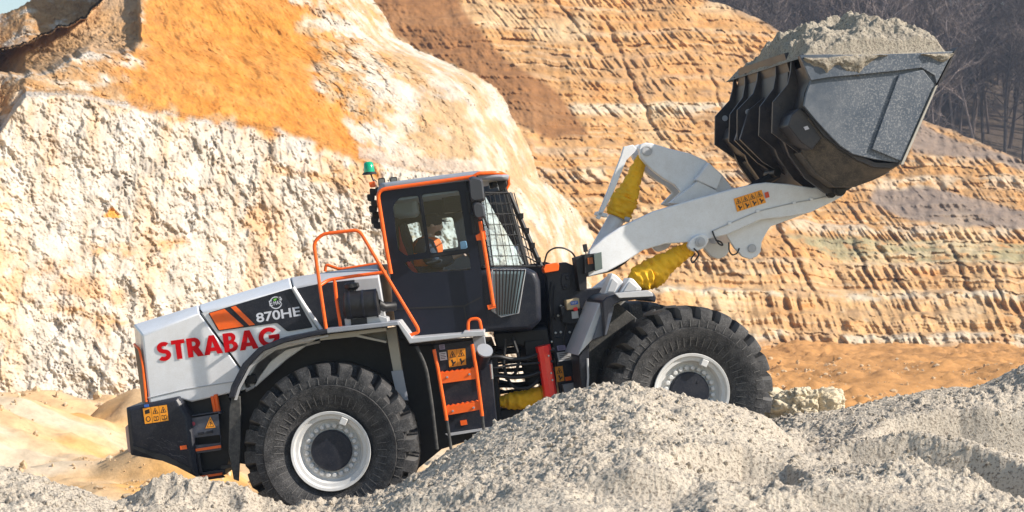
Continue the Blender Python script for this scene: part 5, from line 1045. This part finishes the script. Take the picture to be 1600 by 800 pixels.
# ---------- quarry floor
def floor():
    ys = np.concatenate([np.arange(7.5, 50, .16), np.arange(50, 106, .3)]); xs = np.linspace(-48, 62, 560); y, x = np.meshgrid(ys, xs, indexing='ij')
    z = -2.5 + .22*fbm(x*.12, y*.12, 0*x, 3) + .16*fbm(x*.6, y*.6, 0*x, 4) + .17*fbm(x*1.3, y*.8, 0*x+3, 5, .62, ridge=True)*sstep(-.3,.5,fbm(x*.15,y*.15,0*x+40,2)) + .06*fbm(x*4, y*4, 0*x, 3)
    def pile(u, D, h, wx, wy, sk=0):
        nonlocal z
        cx, cy = (u-800)/FPX*D, CY+D; d = np.sqrt(((x-cx - sk*(y-cy))/wx)**2 + ((y-cy)/wy)**2) + .16*fbm(x*.5, y*.5, 0*x+2, 4); z = np.maximum(z, -2.6 + h*np.clip(1.15-d, 0, 1.0)**1.0)
    pile(-10, 54, 1.7, 4.2, 3.5); pile(60, 59, 1.4, 4, 2.5); pile(225, 57, 1.6, 2.6, 2.4); pile(130, 47, .5, 3, 1.2); pile(255, 47, 1.3, 1.9, 1.6); pile(340, 58, 1.5, 3.5, 2); pile(-200, 50, 2.4, 6, 4); pile(170, 60, 1.2, 1.6, 1.3); pile(120, 53, .7, 1.1, 1.0); pile(20, 50, .9, 1.8, 1.3); pile(290, 53, .8, 1.4, 1.2)
    D = y - CY; u = x*FPX/D + 800
    z = z + sstep(950, 1250, u)*(sstep(86, 94, D)*.25*(1 + .5*fbm(x*.15, y*.3, 0*x, 3)) + sstep(66, 73, D)*.5 - sstep(76, 114, D)*1.35)
    zz = z + 6*sstep(89, 110, D)*(u < 940)
    zz = zz + sstep(950,1200,u)*.30*fbm(x*.22, y*.35, 0*x+3, 5, .68); V = np.stack([x, y, zz], -1); nn = fbm(x*.2, y*.35, 0*x+9, 4); 
    c = np.zeros(x.shape + (3,)) + np.array([.57,.385,.21]); c = mixc(c, (.56,.47,.35), sstep(.0,.6,nn)*.8*sstep(1000, 800, u)); c = mixc(c, (.58,.31,.09), sstep(.1,.6,-nn)*.8)
    c = mixc(c, (.46,.225,.075), sstep(950, 1150, u)*.92)
    o = big_mesh('quarry_floor', V.reshape(-1, 3), grid_faces(*x.shape), M['rock2'], c.reshape(-1, 3)); tag(o, kind='structure')
floor()
def rubble():
    rs = np.random.RandomState(9); N = 5200; bm = bmesh.new(); bmesh.ops.create_icosphere(bm, subdivisions=1, radius=1); base = np.array([v.co[:] for v in bm.verts]); fc = np.array([[v.index for v in f.verts] for f in bm.faces]); bm.free()
    me = bpy.data.objects['quarry_floor'].data; co = np.zeros(len(me.vertices)*3, np.float32); me.vertices.foreach_get('co', co); co = co.reshape(-1, 3); D = co[:, 1] - CY; u = co[:, 0]*FPX/D + 800
    ok = np.where((u > -80) & (u < 1700) & (D > 38) & (D < 92) & ((u < 420) | (u > 1100)))[0]; cl = fbm(co[ok, 0]*.3, co[ok, 1]*.3, co[ok, 0]*0+3, 3); ok = ok[cl > -.1]; P = co[rs.choice(ok, N)] + np.concatenate([rs.uniform(-.1,.1,(N,2)), np.zeros((N,1))], 1)
    sz_ = .03 + .14*rs.power(.35, N)**2.4; pts = P[:, None, :] + base[None]*rs.uniform(.65, 1.2, (N, 12, 1))*rs.uniform(.6, 1.3, (N, 1, 3))*sz_[:, None, None]
    o = big_mesh('floor_rubble', pts.reshape(-1, 3), (fc[None] + 12*np.arange(N)[:, None, None]).reshape(-1, 3), sand_mat('ochre_rubble', (.50,.33,.17), (.55,.45,.32), (.3,.17,.07), sc=.3, bump=.3), smooth=False); tag(o, kind='stuff')
rubble()
# ---------- near ground: the sand heap the loader climbs
SC = {
 -15.: [(-3000,985),(3000,985)],
 -10.: [(-1500,900),(3000,900)],
 -8.:  [(-800,830),(500,860),(760,815),(900,805),(1100,830),(1300,810),(1500,830),(2200,800)],
 -6.3: [(-600,790),(0,800),(300,850),(520,830),(640,800),(760,775),(900,745),(990,730),(1090,745),(1180,770),(1300,760),(1430,770),(1600,800),(2000,760)],
 -5.2: [(-600,740),(0,765),(120,790),(300,860),(520,815),(640,775),(780,733),(900,700),(1000,690),(1080,702),(1180,718),(1250,742),(1330,726),(1430,708),(1520,725),(1620,770),(2000,700)],
 -4.3: [(-600,710),(0,742),(90,768),(180,800),(350,860),(520,820),(600,790),(700,745),(800,700),(900,668),(1000,652),(1080,668),(1160,690),(1220,730),(1270,722),(1330,702),(1420,697),(1520,712),(1640,748),(2000,690)],
 -3.2: [(-600,690),(0,728),(60,745),(130,767),(200,796),(300,860),(460,860),(545,815),(600,786),(640,758),(700,712),(780,673),(850,640),(930,617),(990,611),(1040,620),(1110,640),(1200,668),(1245,700),(1280,706),(1340,695),(1400,690),(1450,698),(1540,705),(1640,720),(2000,670)],
 -2.5: [(-600,700),(0,740),(130,790),(300,870),(500,850),(560,802),(600,776),(640,751),(700,704),(780,664),(850,630),(930,607),(990,603),(1040,611),(1110,629),(1200,650),(1240,686),(1280,700),(1340,686),(1400,676),(1500,674),(1640,680),(2000,640)],
 -1.2: [(-600,740),(0,800),(200,850),(400,850),(560,830),(640,775),(780,700),(900,650),(990,640),(1100,660),(1180,672),(1250,690),(1290,684),(1350,662),(1450,648),(1540,646),(1620,655),(2000,600)],
 -.45: [(-600,760),(100,845),(185,800),(212,790),(243,766),(262,762),(295,764),(335,772),(380,774),(402,796),(440,803),(520,795),(590,785),(640,754),(700,735),(800,720),(900,690),(1000,680),(1150,682),(1215,672),(1260,668),(1330,648),(1400,632),(1500,618),(1580,610),(2000,560)],
 .6:   [(-600,800),(100,870),(200,812),(250,782),(300,775),(380,778),(400,800),(470,835),(560,832),(640,800),(800,770),(1000,755),(1100,738),(1180,690),(1225,655),(1300,640),(1330,631),(1400,616),(1480,608),(1540,600),(1568,584),(1600,566),(1700,545),(2000,520)],
 1.9:  [(-600,850),(100,900),(300,850),(516,822),(800,775),(1080,722),(1180,680),(1215,655),(1320,650),(1420,632),(1600,600),(2000,540)],
 3.4:  [(-600,880),(100,920),(300,870),(516,815),(800,765),(1080,700),(1180,662),(1320,652),(1450,650),(1600,640),(2000,600)],
 5.5:  [(-600,930),(516,900),(1080,760),(1200,700),(1400,690),(1600,690),(2000,680)],
 8.5:  [(-600,985),(2000,985)]}
def ground():
    ys = np.sort(np.array(list(SC))); us = np.concatenate([np.linspace(-600, -60, 90)[:-1], np.linspace(-60, 1660, 1220), np.linspace(1660, 2200, 90)[1:]])
    yr = [-13.5]
    while yr[-1] < 8.4: yr.append(yr[-1] + (.017 if -7.6 < yr[-1] < 1.5 else .06))
    yr = np.array(yr); U, Y = np.meshgrid(us, yr); X = (U-800)/FPX*(Y-CY)
    Z = np.zeros(U.shape); Zk = []
    for yk in ys:
        p = np.array(SC[yk], float); D = yk - CY; xk = (p[:, 0]-800)/FPX*D; zk = CZ + (400-p[:, 1])/FPX*D; Zk.append((xk, zk))
    ki = np.clip(np.searchsorted(ys, yr) - 1, 0, len(ys)-2)
    for r in range(len(yr)):
        k = ki[r]; f = (yr[r]-ys[k])/(ys[k+1]-ys[k]); Z[r] = (1-f)*np.interp(X[r], *Zk[k]) + f*np.interp(X[r], *Zk[k+1])
    for _ in range(14): Z[:, 1:-1] = (Z[:, :-2] + 2*Z[:, 1:-1] + Z[:, 2:])/4
    for _ in range(22): Z[1:-1] = (Z[:-2] + 2*Z[1:-1] + Z[2:])/4
    n1 = fbm(X*.9, Y*.9, 0*X, 3); n2 = fbm(X*3.2, Y*3.2, 0*X+2, 3, .55)
    rough = sstep(-.5, .5, fbm(X*.6, Y*.6, 0*X+11, 3)); blk = np.exp(-((Y+.3)/1.0)**2)*sstep(1.7, -.5, X+ 1.6)      # cloddy ground at the rear wheel
    wl = fbm(X*2.2, Y*2.2, 0*X+21, 3, ridge=True)
    Z = Z + .05*n1 + .035*n2*(.5+rough) + blk*.09*wl
    # scarps: steep little faces towards the camera below some crests
    wy = .16*fbm(X*.7, Y*.4, 0*X+31, 2, .35); 
    for us_, ysx, dr in (([1030,1080,1160,1230,1270],[-5.35,-5.1,-4.95,-5.1,-5.5],[0,.12,.20,.14,0]), ([1240,1330,1420,1520,1620,1800],[-3.95,-3.75,-3.8,-4.1,-4.6,-5.2],[0,.16,.26,.34,.34,.25]),
        ([1330,1400,1500,1600,1800],[-1.9,-1.7,-1.6,-1.6,-1.7],[0,.20,.34,.36,.3]), ([880,960,1050,1120],[-6.1,-6.3,-6.35,-6.2],[0,.10,.13,0]), ([500,600,700,800],[-5.4,-5.5,-5.7,-5.9],[0,.08,.10,0]), ([1100,1200,1330,1450],[-6.5,-6.6,-6.55,-6.6],[0,.10,.14,0]), ([1180,1215,1260,1300],[-2.5,-2.35,-2.3,-2.4],[0,.08,.1,0])):
        yc = np.interp(U, us_, ysx) + wy; d_ = np.interp(U, us_, dr); t_ = yc - Y; Z = Z - d_*sstep(0, .26, t_)*(1 - sstep(.4, 1.6, t_)) + .3*d_*sstep(-.5, 0, t_)*sstep(.26, 0, t_)
    gy, gx = np.gradient(Z); dX = np.gradient(X, axis=1); dY = np.gradient(Y, axis=0); nx, ny = -gx/dX, -(gy/dY); nl = np.sqrt(nx*nx + ny*ny + 1); nx, ny, nz_ = nx/nl, ny/nl, 1/nl
    w1, w2, wi = worley(X*8, Y*8, Z*8, 6); v1, v2, vi = worley(X*22, Y*22, Z*22, 7)
    d_ = .018*fbm(X*9, Y*9, Z*9, 3, .6)*(.5+.9*rough) + .010*fbm(X*24, Y*24, Z*24, 2, .7) + .007*noise3(X*60, Y*60, Z*60)*(.7+.8*rough) + (.034*np.sqrt(np.clip(.42-w1, 0, 1))*(wi > .68) + .018*np.sqrt(np.clip(.45-v1, 0, 1))*(vi > .5))*(.4 + 1.0*rough)
    d_ = d_*nz_**1.6; X = X + nx*d_; Y = Y + ny*d_; Z = Z + nz_*d_
    # wheel hollows: keep the ground below the tyres
    for fr, u, v, w in ((RF, 516, 706, .375), (FF, 1083, 614, -1.125), (RF, 516, 706, 2.6), (FF, 1083, 614, 1.125)):
        a, z0 = fr.sz(u, v, -1.5 if fr is FF else 0); p = fr.W(a, w, z0); c, s = fr.c, fr.s
        ds = (X-p[0])*c + (Y-p[1])*s; dw = -(X-p[0])*s + (Y-p[1])*c; inside = np.exp(-(np.maximum(np.abs(dw)-.34, 0)/.06)**2)
        lim = z0 - np.sqrt(np.maximum(.93**2 - ds**2, 0)) + .015; ok = (np.abs(ds) < .90); Z = np.where(ok, Z*(1-inside) + inside*np.minimum(Z, lim), Z)
    V = np.stack([X, Y, Z], -1); o = big_mesh('sand_heap_ground', V.reshape(-1, 3), grid_faces(*X.shape), M['gravel']); o.name = 'sand_ground'; tag(o, kind='structure')
    # loose crumbs
    rs = np.random.RandomState(5); N = 15000; ui = rs.randint(60, len(us)-60, N); yi = rs.randint(int(len(yr)*.28), int(len(yr)*.93), N); P = V[yi, ui]
    bm = bmesh.new(); bmesh.ops.create_icosphere(bm, subdivisions=1, radius=1); base = np.array([v.co[:] for v in bm.verts]); fc = np.array([[v.index for v in f.verts] for f in bm.faces]); bm.free()
    sz_ = .006 + .026*rs.power(.4, N)**2.6; dirs = rs.uniform(.6, 1.3, (N, 1, 3)); pts = P[:, None, :] + (base[None]*rs.uniform(.72, 1.15, (N, 12, 1)))*dirs*sz_[:, None, None] + np.array([0, 0, .25])*sz_[:, None, None]
    F = (fc[None] + 12*np.arange(N)[:, None, None]).reshape(-1, 3); o = big_mesh('sand_crumbs', pts.reshape(-1, 3), F, M['gravel'], smooth=False); tag(o, kind='stuff')
ground()
# ---------- pale block behind the front wheel
def block():
    b = MB(); n, m = 150, 220; cx, cy = (1257-800)/FPX*23.2, 3.2; z0 = CZ - 244*23.2/FPX; vs = []
    th = np.linspace(0, math.pi, n)[:, None]; ph = np.linspace(0, 2*math.pi, m, endpoint=False)[None, :]
    x = np.sin(th)*np.cos(ph); y = np.sin(th)*np.sin(ph); z = np.cos(th) + 0*ph
    k = (np.abs(x)**5 + np.abs(y)**5 + np.abs(z)**5)**(-1/5.); x, y, z = x*k*.42, y*k*.34, z*k*.28
    q1, q2, qi = worley(x*6, y*6, z*6, 9); e1, e2, ei = worley(x*15, y*15, z*15, 10); d = 1 + .26*(qi-.5)*sstep(0,.12,q2-q1) + .10*(ei-.5) - .05*(1-sstep(0,.2,q2-q1)) + .05*fbm(x*22, y*22, z*22, 3) - .16*np.exp(-((x-.16+.05*z)/.022)**2)
    V = np.stack([cx + x*d, cy + y*d, z0 + z*d + .02*x], -1).reshape(-1, 3); i = np.arange(n*m).reshape(n, m); j = np.roll(i, -1, 1)
    F = np.stack([i[:-1], i[1:], j[1:], j[:-1]], -1).reshape(-1, 4)
    o = big_mesh('sand_block', V, F, sand_mat('pale_clay', (.58,.49,.34), (.64,.56,.42), (.5,.4,.26), bump=.6)); tag(o, 'pale cracked block of clay on the ground behind the front wheel', 'clay block')
block()

# ---------- wooded hill
def hill():
    n, m = 60, 120; x = np.linspace(-20, 170, m)[None, :] + 0*np.zeros((n, 1)); y = np.linspace(185, 420, n)[:, None] + 0*x
    z = hz(x, y); o = big_mesh('wooded_hill', np.stack([x, y, z], -1).reshape(-1, 3), grid_faces(n, m), sand_mat('leaf_litter', (.075,.055,.045), (.10,.075,.055), (.05,.04,.03), sc=.05, bump=.4)); tag(o, kind='structure')
def hz(x, y): return 8 + (np.minimum(y, 290 + 0*x) - 190)*.40 + .06*(np.minimum(y,290)-190)*np.sin(x*.05) - np.clip(y - 290, 0, 200)*.1 + 1.5*noise3(np.asarray(x*.05, float), np.asarray(y*.05, float), 0*np.asarray(x, float)) - .10*np.clip(x-50, -60, 60)*(1 - sstep(190, 280, y))*1.0
hill()
bark = mat('bare_bark', (.13,.10,.09), .9, dust=.35, dcol=(.3,.25,.22), dscale=.3)
_n = bark.node_tree; _oi = _n.nodes.new('ShaderNodeObjectInfo'); _mr = _n.nodes.new('ShaderNodeMapRange'); _mr.inputs[3].default_value = .5; _mr.inputs[4].default_value = 1.7; _n.links.new(_oi.outputs['Random'], _mr.inputs[0])
_mx = _n.nodes.new('ShaderNodeMix'); _mx.data_type = 'RGBA'; _mx.blend_type = 'MULTIPLY'; _mx.inputs[0].default_value = 1; _p = _n.nodes['Principled BSDF']; _l = _p.inputs['Base Color'].links[0].from_socket; _n.links.new(_l, _mx.inputs[6]); _n.links.new(_mr.outputs[0], _mx.inputs[7]); _n.links.new(_mx.outputs[2], _p.inputs['Base Color']); needle = mat('conifer_needles', (.025,.05,.03), .8, var=.3, dscale=.5)
def bare_tree(seed, H=19):
    rn = random.Random(seed); b = MB()
    def br(p, d, L, r, lvl):
        pts = [p]; k = 4 if lvl < 2 else 2
        for i in range(k):
            d = (d + Vector((rn.gauss(0,.10), rn.gauss(0,.10), rn.gauss(.03,.06)))).normalized(); pts.append(pts[-1] + d*L/k)
        b.tubew(pts, [r*(1 - .85*i/k) for i in range(k+1)], 5 if lvl == 0 else 3)
        if lvl < 3:
            for j in range((15, 7, 5)[lvl]):
                t = rn.uniform(.28 if lvl == 0 else .2, 1); q = pts[0].lerp(pts[-1], t) if lvl else pts[min(int(t*k), k-1)].lerp(pts[min(int(t*k), k-1)+1], t*k - min(int(t*k), k-1))
                a = rn.uniform(0, 6.28); o = Vector((math.cos(a), math.sin(a), 0)); nd = (d*rn.uniform(.5, 1.1) + o*rn.uniform(.5, 1)).normalized()
                br(q, nd, L*(rn.uniform(.20,.42)*(1.25 - t*.6) if lvl == 0 else rn.uniform(.35,.6)), (.075, .040, .028)[lvl]*rn.uniform(.7, 1.2), lvl+1)
    br(Vector((0,0,-.5)), Vector((0,0,1)), H, .22, 0); return b
def conifer(seed, H=20):
    rn = random.Random(seed); t = MB(); t.tubew([Vector((0,0,-.5)), Vector((0,0,H))], [.22,.03], 6); b = MB()
    for i in range(1500):
        f = rn.random()**.8; z = 2.5 + f*(H-2.5); R_ = (1-f)*3.0*rn.uniform(.35, 1.1) + .15; a = rn.uniform(0, 6.28); c = Vector((math.cos(a)*R_, math.sin(a)*R_, z - R_*.25)); o = Vector((math.cos(a), math.sin(a), -.35)); s = Vector((-math.sin(a), math.cos(a), rn.uniform(-.3,.3)))
        b.add([c - o*.7, c + s*.30, c + o*.5, c - s*.30], [(0,1,2,3)])
    return t, b
protos = []
for k in range(6):
    o = bare_tree(40+k, 17 + k).build('bare_tree', bark, smooth=0); protos.append(o)
rn = random.Random(4); cnt = 0
def place_tree(o, x, y, s, first):
    c = o if first else o.copy()
    if not first: COL.objects.link(c)
    c.location = (x, y, float(hz(np.array([float(x)]), np.array([float(y)]))[0])); c.rotation_euler = (rn.gauss(0,.04), rn.gauss(0,.04), rn.uniform(0, 6.28)); c.scale = (s, s, s); return c
for o in protos: o.data.transform(Matrix.Translation(o.location))
for i in range(290):
    D = 215 + 100*(i/290)**1.1 + rn.uniform(-4, 4); u = rn.uniform(1060, 1700); x = (u-800)/FPX*D; y = D + CY
    k = i % 6; c = place_tree(protos[k], x, y, rn.uniform(.8, 1.2), i < 6)
    tag(c, 'bare leafless tree in the hazy wood on the hillside', 'tree', 'bare trees in the wood on the hill')
CL = ['dark conifer rising among bare trees left of the pair at upper right', 'dark conifer directly right of the loaded bucket', 'slim dark conifer near the top right of the wood', 'dark conifer left of the raised bucket at the top edge', 'dark conifer nearest the right edge of the picture', 'small dark conifer above the top of the terraced slope']
for i, (u, D, s) in enumerate(((1436, 243, 1.1), (1412, 252, 1.2), (1508, 248, 1.05), (1268, 262, 1.0), (1560, 262, 1.15), (1180, 280, 1.0))):
    t, b = conifer(i, 21); root = empty('conifer', (0,0,0)); place_tree(root, (u-800)/FPX*D, D+CY, s, True); tag(root, CL[i], 'conifer')
    WLOC[root] = Vector((0,0,0)); t.build('trunk', bark, root); b.build('crown', needle, root, smooth=0)

# ---------- air
hz_b = MB(); x0, x1, y0, y1, z0, z1 = -120, 230, -30, 460, -20, 95
hz_b.add([(x0,y0,z0),(x1,y0,z0),(x1,y1,z0),(x0,y1,z0),(x0,y0,z1),(x1,y0,z1),(x1,y1,z1),(x0,y1,z1)], [(0,3,2,1),(4,5,6,7),(0,1,5,4),(1,2,6,5),(2,3,7,6),(3,0,4,7)])
hm = bpy.data.materials.new('haze'); hm.use_nodes = True; N = hm.node_tree.nodes; N.clear(); o_ = N.new('ShaderNodeOutputMaterial'); pv = N.new('ShaderNodeVolumePrincipled'); pv.inputs['Color'].default_value = (.60,.74,1,1); pv.inputs['Density'].default_value = .00035; pv.inputs['Anisotropy'].default_value = .1
hm.node_tree.links.new(pv.outputs[0], o_.inputs['Volume']); hzo = hz_b.build('haze', hm, smooth=0); tag(hzo, kind='stuff')
